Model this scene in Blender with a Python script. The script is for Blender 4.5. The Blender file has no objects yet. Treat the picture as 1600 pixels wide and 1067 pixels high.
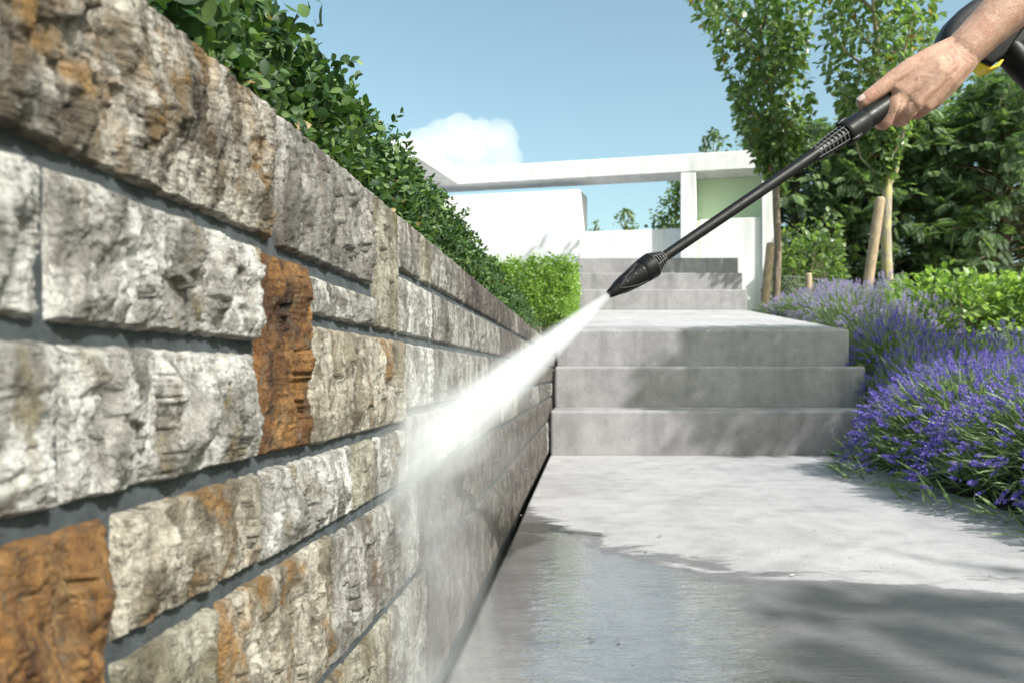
import bpy, bmesh, math, random
import numpy as np
from mathutils import Vector, Matrix, Euler

# ------------------------------------------------------------------ basics
sc = bpy.context.scene
C = sc.collection
R = math.radians
rng = np.random.default_rng(7)
random.seed(7)

F = 1200.0            # focal length in photo pixels (1600 wide)
VX, VY = 918.0, 585.0  # vanishing point of the path direction in the photo
H = 0.36              # eye height
A = 0.176             # distance from the lens axis to the stone wall face


def U(px, py, Y):
    """point at depth Y that the photograph shows at pixel px, py"""
    return Vector(((px - VX) / F * Y, Y, H + (VY - py) / F * Y))


# ------------------------------------------------------------------ camera
cam = bpy.data.cameras.new('camera')
cam.sensor_width = 36.0
cam.lens = F / 1600 * 36.0
cam.shift_x = -(VX - 800) / 1600
cam.shift_y = (VY - 533.5) / 1600
cam.clip_start = 0.02
cam.clip_end = 2000
cam.dof.use_dof = True
cam.dof.focus_distance = 0.75
cam.dof.aperture_fstop = 14.0
co = bpy.data.objects.new('camera', cam)
co.location = (0, 0, H)
co.rotation_euler = (R(90), 0, 0)
C.objects.link(co)
sc.camera = co

# ------------------------------------------------------------------ light
SUN = Vector((0.58, -0.46, 0.67)).normalized()       # direction towards the sun
w = bpy.data.worlds.new('World')
sc.world = w
w.use_nodes = True
nt = w.node_tree
nt.nodes.clear()
sky = nt.nodes.new('ShaderNodeTexSky')
sky.sky_type = 'NISHITA'
sky.sun_disc = False
sky.sun_elevation = math.asin(SUN.z)
sky.sun_rotation = math.atan2(SUN.x, SUN.y)
sky.air_density = 1.0
sky.dust_density = 3.0
sky.ozone_density = 0.0
bg = nt.nodes.new('ShaderNodeBackground')
bg.inputs['Strength'].default_value = 0.15
wo = nt.nodes.new('ShaderNodeOutputWorld')
grade = nt.nodes.new('ShaderNodeMix')          # the photograph's slightly teal rendering of the sky
grade.data_type = 'RGBA'
grade.blend_type = 'MULTIPLY'
grade.inputs[0].default_value = 1.0
grade.inputs[7].default_value = (0.99, 1.11, 0.93, 1)
nt.links.new(sky.outputs[0], grade.inputs[6])
nt.links.new(grade.outputs[2], bg.inputs[0])
nt.links.new(bg.outputs[0], wo.inputs[0])

sl = bpy.data.lights.new('sun', 'SUN')
sl.energy = 4.2
sl.angle = R(0.53)
sl.color = (1.0, 0.975, 0.95)
so = bpy.data.objects.new('sun', sl)
so.rotation_euler = (-SUN).to_track_quat('-Z', 'Y').to_euler()
so.location = (0, -4, 8)
C.objects.link(so)

vs = sc.view_settings
vs.view_transform = 'Standard'
vs.look = 'None'
vs.exposure = 0.72
vs.gamma = 1.0
vs.use_curve_mapping = False
sc.cycles.use_denoising = True
sc.cycles.volume_bounces = 5
sc.cycles.max_bounces = 8
sc.cycles.transparent_max_bounces = 16
sc.cycles.caustics_reflective = False
sc.cycles.caustics_refractive = False
sc.cycles.volume_max_steps = 256

# ------------------------------------------------------------------ helpers


def tag(o, label=None, cat=None, group=None, kind=None):
    if label: o['label'] = label
    if cat: o['category'] = cat
    if group: o['group'] = group
    if kind: o['kind'] = kind
    return o


def empty(name, loc, label=None, cat=None, group=None):
    o = bpy.data.objects.new(name, None)
    o.empty_display_size = 0.1
    o.location = loc
    C.objects.link(o)
    return tag(o, label, cat, group)


def _shift(o):
    """summed translation of an object's parents (none of them is turned)"""
    m = Matrix.Identity(4)
    while o is not None:
        m = Matrix.Translation(o.location) @ m
        o = o.parent
    return m


def put(o, parent):
    C.objects.link(o)
    if parent is not None:
        o.parent = parent
        o.matrix_parent_inverse = _shift(parent).inverted() if parent.type == 'EMPTY' else Matrix.Identity(4)
    return o


def mesh_np(name, verts, faces, smooth=False):
    """verts (n,3); faces (m,k) array or list of such arrays"""
    me = bpy.data.meshes.new(name)
    verts = np.asarray(verts, np.float32)
    fl = faces if isinstance(faces, list) else [faces]
    fl = [np.asarray(f, np.int32) for f in fl if len(f)]
    loops = np.concatenate([f.ravel() for f in fl])
    counts = np.concatenate([np.full(len(f), f.shape[1], np.int32) for f in fl])
    starts = np.concatenate([[0], np.cumsum(counts)[:-1]]).astype(np.int32)
    me.vertices.add(len(verts))
    me.vertices.foreach_set('co', verts.ravel())
    me.loops.add(len(loops))
    me.loops.foreach_set('vertex_index', loops.astype(np.int32))
    me.polygons.add(len(counts))
    me.polygons.foreach_set('loop_start', starts)
    me.polygons.foreach_set('loop_total', counts)
    if smooth:
        me.polygons.foreach_set('use_smooth', np.ones(len(counts), bool))
    me.update(calc_edges=True)
    me.validate()
    return me


def obj(name, me, material=None, parent=None, **t):
    if material is not None:
        me.materials.append(material)
    o = bpy.data.objects.new(name, me)
    put(o, parent)
    return tag(o, **t)


class MB:
    """collects verts and faces of different kinds into one mesh"""
    def __init__(s):
        s.v, s.f, s.n = [], {}, 0

    def add(s, v, f):
        v = np.asarray(v, float)
        for q in ([f] if isinstance(f, np.ndarray) else f):
            q = np.asarray(q)
            s.f.setdefault(q.shape[1], []).append(q + s.n)
        s.v.append(v)
        s.n += len(v)
        return s

    def box(s, x0, x1, y0, y1, z0, z1):
        v = [(x, y, z) for x in (x0, x1) for y in (y0, y1) for z in (z0, z1)]
        f = np.array([(0, 1, 3, 2), (4, 6, 7, 5), (0, 4, 5, 1), (2, 3, 7, 6), (0, 2, 6, 4), (1, 5, 7, 3)])
        return s.add(v, f)

    def tube(s, pts, rad, seg=8, cap=True):
        pts = [Vector(p) for p in pts]
        n = len(pts)
        if not hasattr(rad, '__len__'): rad = [rad] * n
        rad = [float(q) for q in rad]
        vs_, up = [], None
        for i, p in enumerate(pts):
            d = (pts[min(i + 1, n - 1)] - pts[max(i - 1, 0)]).normalized()
            if up is None:
                up = Vector((0, 0, 1)) if abs(d.z) < 0.9 else Vector((1, 0, 0))
            a = d.cross(up).normalized()
            b = a.cross(d).normalized()
            up = b
            for k in range(seg):
                t = 2 * math.pi * k / seg
                vs_.append(p + rad[i] * (math.cos(t) * a + math.sin(t) * b))
        q = []
        for i in range(n - 1):
            for k in range(seg):
                k2 = (k + 1) % seg
                q.append((i * seg + k, i * seg + k2, (i + 1) * seg + k2, (i + 1) * seg + k))
        s.add([tuple(v) for v in vs_], np.array(q))
        if cap:
            for base, i in ((0, 0), ((n - 1) * seg, n - 1)):
                c = [tuple(vs_[base + k]) for k in range(seg)] + [tuple(pts[i])]
                s.add(c, np.array([(k, (k + 1) % seg, seg) for k in range(seg)]))
        return s

    def mesh(s, name, smooth=False):
        return mesh_np(name, np.concatenate(s.v), [np.concatenate(q) for q in s.f.values()], smooth)


def bevel_box(name, dims, w=0.008, seg=2, top_slope=0.0, jitter=0.0):
    """dims x0,x1,y0,y1,z0,z1; the top rises by top_slope per metre of y"""
    x0, x1, y0, y1, z0, z1 = dims
    bm = bmesh.new()
    vs_ = [bm.verts.new((x, y, (z1 + top_slope * (y - y0)) if k else z0)) for x in (x0, x1) for y in (y0, y1) for k, z in enumerate((z0, z1))]
    for f in ((0, 1, 3, 2), (4, 6, 7, 5), (0, 4, 5, 1), (2, 3, 7, 6), (0, 2, 6, 4), (1, 5, 7, 3)):
        bm.faces.new([vs_[i] for i in f])
    bmesh.ops.recalc_face_normals(bm, faces=bm.faces)
    if w:
        bmesh.ops.bevel(bm, geom=list(bm.edges), offset=w, segments=seg, affect='EDGES', profile=0.5)
    me = bpy.data.meshes.new(name)
    bm.to_mesh(me)
    bm.free()
    return me


# ---- numpy gradient noise
def _hash(ix, iy, iz, seed):
    h = (ix.astype(np.int64) * 374761393 + iy.astype(np.int64) * 668265263 + iz.astype(np.int64) * 2147483647 + seed * 1274126177) & 0xffffffff
    h = ((h ^ (h >> 13)) * 1274126177) & 0xffffffff
    h = ((h ^ (h >> 16)) * 2246822519) & 0xffffffff
    return (h ^ (h >> 15)) & 0xffffffff


def pn(x, y, z=None, seed=0):
    """value-gradient noise, about -1..1"""
    x = np.asarray(x, float); y = np.asarray(y, float)
    z = np.zeros_like(x) if z is None else np.asarray(z, float)
    xi, yi, zi = np.floor(x), np.floor(y), np.floor(z)
    fx, fy, fz = x - xi, y - yi, z - zi
    u, v, t = [q * q * q * (q * (q * 6 - 15) + 10) for q in (fx, fy, fz)]
    out = 0
    for dx in (0, 1):
        for dy in (0, 1):
            for dz in (0, 1):
                h = _hash(xi + dx, yi + dy, zi + dz, seed)
                gx = (h & 1023) / 511.5 - 1
                gy = ((h >> 10) & 1023) / 511.5 - 1
                gz = ((h >> 20) & 1023) / 511.5 - 1
                g = gx * (fx - dx) + gy * (fy - dy) + gz * (fz - dz)
                out = out + g * (u if dx else 1 - u) * (v if dy else 1 - v) * (t if dz else 1 - t)
    return out * 1.3


def fbm(x, y, z=None, seed=0, oct=4, gain=0.5):
    s, a = 0, 1.0
    z = np.zeros_like(np.asarray(x, float)) if z is None else z
    for i in range(oct):
        s = s + a * pn(x * 2**i, y * 2**i, z * 2**i, seed + i * 17)
        a *= gain
    return s


def sstep(a, b, x):
    t = np.clip((x - a) / (b - a), 0, 1)
    return t * t * (3 - 2 * t)


# ---- scatter copies of a small unit mesh with numpy
def frames(d, roll=None, up=None):
    """rotation matrices whose local z axis lies along d (n,3); local y is turned towards up, then rolled"""
    d = d / np.linalg.norm(d, axis=1, keepdims=True)
    n = len(d)
    if up is None:
        up = np.tile([0, 0, 1.0], (n, 1)) + 0.01 * rng.normal(size=(n, 3))
    a = np.cross(up, d)
    a /= np.linalg.norm(a, axis=1, keepdims=True) + 1e-9
    b = np.cross(d, a)
    if roll is not None:
        c, s = np.cos(roll)[:, None], np.sin(roll)[:, None]
        a, b = a * c + b * s, b * c - a * s
    return np.stack([a, b, d], axis=2)


def scatter(unit, pos, rot, scale):
    """unit = (verts, [face arrays]) -> verts, faces of all the copies"""
    uv, uf = unit
    uv = np.asarray(uv, float)
    n = len(pos)
    v = np.einsum('nij,kj->nki', rot, uv) * np.asarray(scale).reshape(n, 1, -1) + pos[:, None, :]
    off = (np.arange(n) * len(uv))[:, None, None]
    return v.reshape(-1, 3), [(f[None] + off).reshape(-1, f.shape[1]) for f in [np.asarray(q) for q in uf]]


# ------------------------------------------------------------------ material helpers
class NT:
    def __init__(s, name):
        s.m = bpy.data.materials.new(name)
        s.m.use_nodes = True
        s.t = s.m.node_tree
        s.t.nodes.clear()
        s.out = s.t.nodes.new('ShaderNodeOutputMaterial')

    def n(s, typ, ins=None, **props):
        nd = s.t.nodes.new('ShaderNode' + typ)
        for k, v in props.items():
            setattr(nd, k, v)
        for k, v in (ins or {}).items():
            s.set(nd.inputs[k], v)
        return nd

    def set(s, sock, v):
        if isinstance(v, bpy.types.NodeSocket):
            s.t.links.new(v, sock)
        elif isinstance(v, bpy.types.Node):
            s.t.links.new(v.outputs[0], sock)
        else:
            if sock.type == 'RGBA' and len(v) == 3: v = (*v, 1)
            sock.default_value = v

    def math(s, op, a, b=0.0, c=0.0, clamp=False):
        nd = s.n('Math', operation=op, use_clamp=clamp)
        for i, v in enumerate((a, b, c)):
            s.set(nd.inputs[i], v)
        return nd.outputs[0]

    def mix(s, f, a, b, blend='MIX'):
        nd = s.n('Mix', data_type='RGBA', blend_type=blend)
        s.set(nd.inputs[0], f); s.set(nd.inputs[6], a); s.set(nd.inputs[7], b)
        return nd.outputs[2]

    def ramp(s, f, stops, interp='LINEAR'):
        nd = s.n('ValToRGB')
        cr = nd.color_ramp
        cr.interpolation = interp
        while len(cr.elements) < len(stops): cr.elements.new(0.5)
        for e, (p, c) in zip(cr.elements, stops):
            e.position = p
            e.color = (*((c,) * 3 if not hasattr(c, '__len__') else c), 1)
        s.set(nd.inputs[0], f)
        return nd.outputs[0]

    def pos(s, scale=(1, 1, 1), loc=(0, 0, 0), rnd=0.0):
        tc = s.n('TexCoord')
        mp = s.n('Mapping', {'Vector': tc.outputs['Object'], 'Scale': scale, 'Location': loc})
        if rnd:
            oi = s.n('ObjectInfo')
            r = s.math('MULTIPLY', oi.outputs['Random'], rnd)
            mp2 = s.n('VectorMath', operation='ADD')
            s.set(mp2.inputs[0], mp.outputs[0]); s.set(mp2.inputs[1], r)
            return mp2.outputs[0]
        return mp.outputs[0]

    def noise(s, vec, scale, detail=4, rough=0.55, dist=0.0):
        return s.n('TexNoise', {'Vector': vec, 'Scale': scale, 'Detail': detail, 'Roughness': rough, 'Distortion': dist}).outputs[0]

    def bump(s, h, strength=0.5, dist=0.01, normal=None):
        nd = s.n('Bump', {'Height': h, 'Strength': strength, 'Distance': dist})
        if normal is not None: s.set(nd.inputs['Normal'], normal)
        return nd.outputs[0]

    def bsdf(s, **k):
        nd = s.n('BsdfPrincipled')
        for key, v in k.items():
            s.set(nd.inputs[key.replace('_', ' ')], v)
        s.t.links.new(nd.outputs[0], s.out.inputs[0])
        return nd


def mat_stone(name, light, dark, stain, stain_amt, pore=0.5, pale=None):
    s = NT(name)
    p = s.pos((1, 1, 0.5), rnd=7.0)
    pf = s.pos((1, 1, 0.75), rnd=3.0)
    n1 = s.noise(p, 60, 7, 0.68, 0.3)
    n2 = s.noise(s.pos((1, 1, 0.6), rnd=5.0), 26, 5, 0.62, 0.5)
    n3 = s.noise(pf, 330, 4, 0.7)
    n4 = s.noise(p, 150, 6, 0.72, 0.3)
    n5 = s.noise(s.pos(rnd=2.0), 12, 3, 0.5)
    col = s.mix(s.ramp(n1, [(0.38, 0), (0.58, 1)]), dark, light)
    if pale:
        n6 = s.noise(p, 34, 5, 0.65, 0.4)
        col = s.mix(s.math('MULTIPLY', s.ramp(n4, [(0.38, 0.25), (0.58, 1)]), s.ramp(n6, [(0.45, 0), (0.55, 1)])), col, pale)
    col = s.mix(s.ramp(n5, [(0.35, 0.35), (0.55, 0)]), col, tuple(q * 0.8 for q in dark))
    lo = 0.66 - 0.18 * stain_amt
    stn = s.ramp(n2, [(lo, 0), (lo + 0.10, 1)])
    stc = s.mix(s.ramp(n4, [(0.36, 0), (0.6, 1)]), tuple(q * 0.4 for q in stain), stain)
    col = s.mix(s.math('MULTIPLY', stn, 0.8), col, stc)
    # dark lichen specks and pores
    sp = s.ramp(n3, [(0.30, 1), (0.43, 0)])
    col = s.mix(s.math('MULTIPLY', sp, pore), col, (0.065, 0.057, 0.047))
    ln = s.ramp(n4, [(0.33, 1), (0.44, 0)])
    col = s.mix(s.math('MULTIPLY', ln, 0.8), col, (0.11, 0.098, 0.075))
    h = s.math('ADD', s.math('MULTIPLY', n3, 0.6), s.math('MULTIPLY', n4, 1.3))
    s.bsdf(Base_Color=col, Roughness=s.ramp(n1, [(0.3, 0.65), (0.7, 0.9)]), Normal=s.bump(h, 1.0, 0.0045), Specular_IOR_Level=0.35)
    return s.m


M = {}
M['stone_pale'] = mat_stone('pale limestone', (0.33, 0.32, 0.297), (0.10, 0.094, 0.083), (0.17, 0.13, 0.045), 0.45, 0.7, (0.66, 0.65, 0.62))
M['stone_ochre'] = mat_stone('ochre veined limestone', (0.25, 0.22, 0.165), (0.075, 0.06, 0.042), (0.26, 0.135, 0.036), 0.62, 0.65, (0.48, 0.45, 0.38))
M['stone_umber'] = mat_stone('umber stained limestone', (0.16, 0.13, 0.09), (0.03, 0.023, 0.016), (0.25, 0.14, 0.04), 0.75, 0.7, (0.46, 0.435, 0.385))
M['stone_rust'] = mat_stone('rust brown sandstone', (0.14, 0.063, 0.021), (0.03, 0.014, 0.008), (0.34, 0.22, 0.10), 0.55, 0.7, (0.30, 0.155, 0.05))
M['stone_grey'] = mat_stone('weathered grey limestone', (0.19, 0.177, 0.16), (0.065, 0.057, 0.05), (0.13, 0.08, 0.043), 0.4, 0.7, (0.40, 0.385, 0.36))
M['stone_dirty'] = mat_stone('grimy brown limestone', (0.075, 0.062, 0.056), (0.028, 0.022, 0.020), (0.07, 0.045, 0.028), 0.35, 0.7, (0.15, 0.132, 0.12))
M['stone_moss'] = mat_stone('lichen yellowed limestone', (0.22, 0.202, 0.148), (0.085, 0.074, 0.05), (0.14, 0.108, 0.03), 0.5, 0.6, (0.38, 0.365, 0.30))


def mat_mortar():
    s = NT('blue grey mortar')
    p = s.pos()
    n = s.noise(p, 60, 5, 0.6)
    n2 = s.noise(p, 700, 5, 0.7)
    n3 = s.noise(p, 22, 4, 0.6)
    col = s.mix(s.ramp(n, [(0.35, 0), (0.65, 1)]), (0.045, 0.057, 0.064), (0.10, 0.123, 0.135))
    col = s.mix(s.ramp(n3, [(0.55, 0), (0.68, 0.5)]), col, (0.09, 0.088, 0.082))
    s.bsdf(Base_Color=col, Roughness=0.75, Normal=s.bump(s.math('ADD', n, s.math('MULTIPLY', n2, 1.4)), 1.0, 0.004))
    return s.m


M['mortar'] = mat_mortar()


def mat_concrete(name, c0=(0.305, 0.295, 0.302), c1=(0.445, 0.433, 0.442), wet=False):
    s = NT(name)
    p = s.pos()
    n1 = s.noise(p, 2.2, 6, 0.6, 0.5)
    n2 = s.noise(p, 17, 6, 0.65)
    n3 = s.noise(p, 160, 4, 0.6)
    # air holes
    vo = s.n('TexVoronoi', {'Vector': p, 'Scale': 55.0})
    hole = s.ramp(s.math('ADD', vo.outputs['Distance'], s.math('MULTIPLY', n2, 0.25)), [(0.20, 1), (0.25, 0)])
    f = s.ramp(s.math('ADD', s.math('MULTIPLY', n1, 0.6), s.math('MULTIPLY', n2, 0.4)), [(0.34, 0), (0.66, 1)])
    col = s.mix(f, c0, c1)
    col = s.mix(s.ramp(n3, [(0.35, 0.25), (0.55, 0)]), col, tuple(q * 0.5 for q in c0))
    col = s.mix(s.math('MULTIPLY', hole, 0.75), col, tuple(q * 0.35 for q in c0))
    stz = s.noise(s.pos((9, 9, 0.8)), 1.0, 4, 0.6)          # run-off streaks
    col = s.mix(s.ramp(stz, [(0.48, 0), (0.70, 0.45)]), col, tuple(q * 0.55 for q in c0))
    h = s.math('SUBTRACT', s.math('ADD', s.math('MULTIPLY', n3, 0.35), s.math('MULTIPLY', n2, 0.5)), s.math('MULTIPLY', hole, 0.9))
    if not wet:
        s.bsdf(Base_Color=col, Roughness=0.8, Normal=s.bump(h, 0.55, 0.004), Specular_IOR_Level=0.4)
        return s.m
    # the path: brushed across, soaked nearer than a wandering line
    tc = s.n('TexCoord').outputs['Object']
    sep = s.n('SeparateXYZ', {0: tc})
    X, Y = sep.outputs[0], sep.outputs[1]
    g = s.math('ADD', s.math('MULTIPLY', s.math('POWER', 2.71828, s.math('MULTIPLY', s.math('ADD', X, 0.17), -4.0)), 0.85), 1.28)
    wob = s.math('MULTIPLY', s.math('SUBTRACT', s.noise(s.pos((1.2, 2.4, 1)), 3.0, 8, 0.68, 0.9), 0.5), 0.75)
    d = s.math('ADD', s.math('SUBTRACT', g, Y), wob)
    damp = s.ramp(s.math('ADD', s.math('MULTIPLY', d, 4.0), 0.5), [(0.40, 0), (0.60, 1)])
    soak = s.ramp(s.math('ADD', s.math('MULTIPLY', d, 2.2), 0.35), [(0.40, 0), (0.62, 1)])
    # standing water lies toward the wall; brushed texture pokes through further out
    film = s.math('SUBTRACT', 1.0, s.math('MULTIPLY', s.math('ADD', X, -0.13), 4.2), clamp=True)
    filmn = s.math('ADD', film, s.math('MULTIPLY', s.math('SUBTRACT', s.noise(s.pos((1, 2.6, 1)), 7.0, 6, 0.62), 0.5), 1.4))
    pool = s.math('MULTIPLY', s.ramp(filmn, [(0.42, 0), (0.62, 1)]), soak)
    br = s.noise(s.pos((6.0, 120, 3)), 1.0, 6, 0.7)          # broom lines run across the path
    dry_h = s.math('ADD', s.math('MULTIPLY', h, 0.8), s.math('MULTIPLY', br, 1.6))
    rip = s.math('ADD', s.noise(s.pos((24, 55, 1)), 1.0, 3, 0.5, 0.4), s.math('MULTIPLY', s.noise(s.pos((90, 190, 1)), 1.0, 2, 0.5), 0.25))
    col = s.mix(s.math('MULTIPLY', s.ramp(br, [(0.35, 1), (0.55, 0)]), 0.1), col, tuple(q * 0.6 for q in c0))
    wcol = s.mix(1.0, col, (0.38, 0.38, 0.385), 'MULTIPLY')
    col = s.mix(s.math('MULTIPLY', damp, 0.9), col, wcol)
    rough = s.n('Mix', data_type='FLOAT')
    s.set(rough.inputs[0], soak); s.set(rough.inputs[2], 0.78); s.set(rough.inputs[3], 0.30)
    rough2 = s.n('Mix', data_type='FLOAT')
    s.set(rough2.inputs[0], pool); s.set(rough2.inputs[2], rough.outputs[0]); s.set(rough2.inputs[3], 0.06)
    bs = s.n('Mix', data_type='FLOAT')
    s.set(bs.inputs[0], pool); s.set(bs.inputs[2], 0.38); s.set(bs.inputs[3], 0.03)
    nb = s.bump(dry_h, bs.outputs[0], 0.004)
    b2 = s.n('Bump', {'Height': rip, 'Strength': s.math('MULTIPLY', pool, 0.34), 'Distance': 0.004, 'Normal': nb}).outputs[0]
    bsd = s.bsdf(Base_Color=col, Roughness=rough2.outputs[0], Normal=b2)
    s.set(bsd.inputs['Specular IOR Level'], s.math('ADD', 0.4, s.math('MULTIPLY', soak, 0.15)))
    s.set(bsd.inputs['Coat Weight'], s.math('MULTIPLY', pool, 1.0))
    bsd.inputs['Coat Roughness'].default_value = 0.04
    s.set(bsd.inputs['Coat Normal'], s.n('Bump', {'Height': rip, 'Strength': 0.42, 'Distance': 0.004}).outputs[0])
    return s.m


M['concrete'] = mat_concrete('cast concrete')
M['concrete_lo'] = mat_concrete('weathered cast concrete', (0.195, 0.187, 0.194), (0.35, 0.335, 0.345))
M['path'] = mat_concrete('brushed concrete partly soaked', (0.285, 0.277, 0.283), (0.425, 0.413, 0.42), wet=True)
M['white'] = mat_concrete('white painted concrete', (0.75, 0.755, 0.76), (0.82, 0.825, 0.83))


def mat_plain(name, col, rough=0.5, bump=None, var=0.12, scale=20, spec=0.5, **k):
    s = NT(name)
    n = s.noise(s.pos(), scale, 4)
    c = s.mix(n, tuple(q * (1 - var) for q in col), tuple(min(1, q * (1 + var)) for q in col))
    b = s.bsdf(Base_Color=c, Roughness=rough, Specular_IOR_Level=spec, **k)
    if bump:
        s.set(b.inputs['Normal'], s.bump(s.noise(s.pos(), bump[0], 4), bump[1], bump[2]))
    return s.m


M['green_wall'] = mat_plain('pale green render', (0.64, 0.80, 0.55), 0.8, (60, 0.3, 0.004), 0.06, 3)
M['soil'] = mat_plain('dark soil', (0.075, 0.06, 0.042), 0.95, (40, 0.8, 0.02), 0.5, 25)
M['bark_pale'] = None


def mat_bark(name, a, b, lich=None):
    s = NT(name)
    n = s.noise(s.pos((1, 1, 0.25)), 40, 6, 0.65, 0.5)
    col = s.mix(s.ramp(n, [(0.35, 0), (0.65, 1)]), a, b)
    if lich:
        n2 = s.noise(s.pos((1, 1, 0.6)), 9, 4, 0.6)
        col = s.mix(s.ramp(n2, [(0.48, 0), (0.6, 0.8)]), col, lich)
    s.bsdf(Base_Color=col, Roughness=0.85, Normal=s.bump(n, 0.7, 0.01))
    return s.m


M['bark_pale'] = mat_bark('pale bark with yellow lichen', (0.22, 0.18, 0.13), (0.42, 0.37, 0.29), (0.45, 0.40, 0.16))
M['bark'] = mat_bark('grey brown bark', (0.12, 0.09, 0.065), (0.28, 0.22, 0.16))
M['stake'] = mat_bark('weathered round wood', (0.25, 0.18, 0.11), (0.44, 0.34, 0.23))


def mat_leaf(name, cols, rough=0.4, trans=0.35, dead=None, spec=0.5):
    """leaf colours picked at random per leaf; light shines through"""
    s = NT(name)
    g = s.n('NewGeometry')
    oi = s.n('ObjectInfo')
    rnd = s.math('FRACT', s.math('ADD', g.outputs['Random Per Island'], s.math('MULTIPLY', oi.outputs['Random'], 3.7)))
    stops = [(i / (len(cols) - 1), c) for i, c in enumerate(cols)]
    col = s.ramp(rnd, stops)
    if dead:
        col = s.mix(s.ramp(rnd, [(1 - dead[0] - 0.002, 0), (1 - dead[0], 1)]), col, dead[1])
    n = s.noise(s.pos(), 30, 3)
    col = s.mix(s.math('MULTIPLY', n, 0.3), col, tuple(q * 0.6 for q in cols[0]))
    pb = s.n('BsdfPrincipled', {'Base Color': col, 'Roughness': rough, 'Specular IOR Level': spec})
    tr = s.n('BsdfTranslucent', {'Color': s.mix(1.0, col, (1.5, 1.7, 0.7, 1), 'MULTIPLY')})
    mx = s.n('MixShader', {0: trans, 1: pb.outputs[0], 2: tr.outputs[0]})
    s.t.links.new(mx.outputs[0], s.out.inputs[0])
    return s.m


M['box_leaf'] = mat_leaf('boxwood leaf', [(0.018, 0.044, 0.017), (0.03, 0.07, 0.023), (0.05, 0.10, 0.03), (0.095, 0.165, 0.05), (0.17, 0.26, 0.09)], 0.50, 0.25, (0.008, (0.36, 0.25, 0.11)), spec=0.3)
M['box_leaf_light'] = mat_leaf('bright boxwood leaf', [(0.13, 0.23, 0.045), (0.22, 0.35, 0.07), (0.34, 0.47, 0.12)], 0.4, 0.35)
M['tree_leaf'] = mat_leaf('ovate tree leaf', [(0.09, 0.15, 0.06), (0.13, 0.205, 0.08), (0.20, 0.285, 0.12), (0.28, 0.36, 0.18)], 0.35, 0.42, (0.012, (0.35, 0.20, 0.07)), spec=0.7)
M['conifer'] = mat_leaf('yew needle spray', [(0.07, 0.12, 0.065), (0.125, 0.195, 0.095), (0.19, 0.275, 0.135), (0.26, 0.35, 0.18)], 0.5, 0.35)
M['shrub_leaf'] = mat_leaf('bright shrub leaf', [(0.12, 0.20, 0.055), (0.19, 0.295, 0.085), (0.29, 0.40, 0.14), (0.40, 0.49, 0.22)], 0.4, 0.4)
M['far_leaf'] = mat_leaf('distant tree leaf', [(0.09, 0.15, 0.06), (0.14, 0.21, 0.085), (0.20, 0.27, 0.12)], 0.5, 0.3)
M['lav_leaf'] = mat_leaf('lavender leaf', [(0.10, 0.17, 0.07), (0.17, 0.26, 0.11), (0.26, 0.35, 0.17), (0.34, 0.41, 0.23)], 0.6, 0.25)
M['lav_sunlit'] = mat_leaf('sunlit lavender flower', [(0.24, 0.19, 0.58), (0.38, 0.31, 0.70), (0.52, 0.43, 0.78), (0.58, 0.52, 0.74)], 0.6, 0.3)  # far flowers: the sunlight on them is put into a paler lilac
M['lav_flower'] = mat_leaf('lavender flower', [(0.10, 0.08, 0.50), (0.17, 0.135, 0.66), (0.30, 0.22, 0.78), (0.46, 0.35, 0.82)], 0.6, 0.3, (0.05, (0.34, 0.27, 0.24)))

# ================================================================== SETTING
# ------------------------------------------------------------------ terrain


def terrain_z(x, y):
    right = np.interp(y, [1.0, 3.5, 4.2, 5.5, 7.35, 9, 30, 120, 600], [-0.03, -0.005, 0.26, 0.55, 0.82, 0.95, 1.2, 2.0, 3.0])
    left = np.interp(y, [0, 3.3, 5.0, 7.5, 30, 120, 600], [0.44, 0.45, 0.66, 0.95, 1.2, 2.0, 3.0])
    mid = np.interp(y, [0, 3.6, 4.3, 7.3, 8.4, 9.5, 30, 120, 600], [-0.06, -0.06, 0.2, 0.6, 0.75, 0.8, 1.2, 2.0, 3.0])
    z = np.where(x > 1.05, right, mid)
    return np.where(x < -0.31, left, z)


def build_terrain():
    xs = np.array([-400, -150, -60, -25, -10, -5, -2.5, -1.2, -0.6, -0.312, -0.308, 0, 0.5, 0.995, 1.09, 1.2, 1.6, 2.0, 2.5, 3, 4, 5, 7, 10, 25, 60, 150, 400.0])
    ys = np.concatenate([[-200, -60, -20, -6], np.arange(-2, 10, 0.4), [11, 13, 16, 20, 30, 50, 80, 120, 200, 350, 600]])
    gx, gy = np.meshgrid(xs, ys, indexing='ij')
    gz = terrain_z(gx, gy)
    near = (gx > 1.05) & (gx < 8) & (gy < 12)
    gz = gz + near * 0.03 * fbm(gx * 2, gy * 2, seed=3)
    n, m = gx.shape
    v = np.stack([gx, gy, gz], -1).reshape(-1, 3)
    i = np.arange(n * m).reshape(n, m)
    f = np.stack([i[:-1, :-1], i[1:, :-1], i[1:, 1:], i[:-1, 1:]], -1).reshape(-1, 4)
    obj('ground', mesh_np('ground', v, f), M['soil'], kind='structure')


build_terrain()

# ------------------------------------------------------------------ path, stairs, sloping path, terrace
D1, TR, RI = 3.43, 0.343, 0.20
XL = -0.1665
obj('path', bevel_box('path', (XL, 1.11, -2.5, D1 - 0.004, -0.12, 0.0), 0.006), M['path'], kind='structure')

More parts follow.
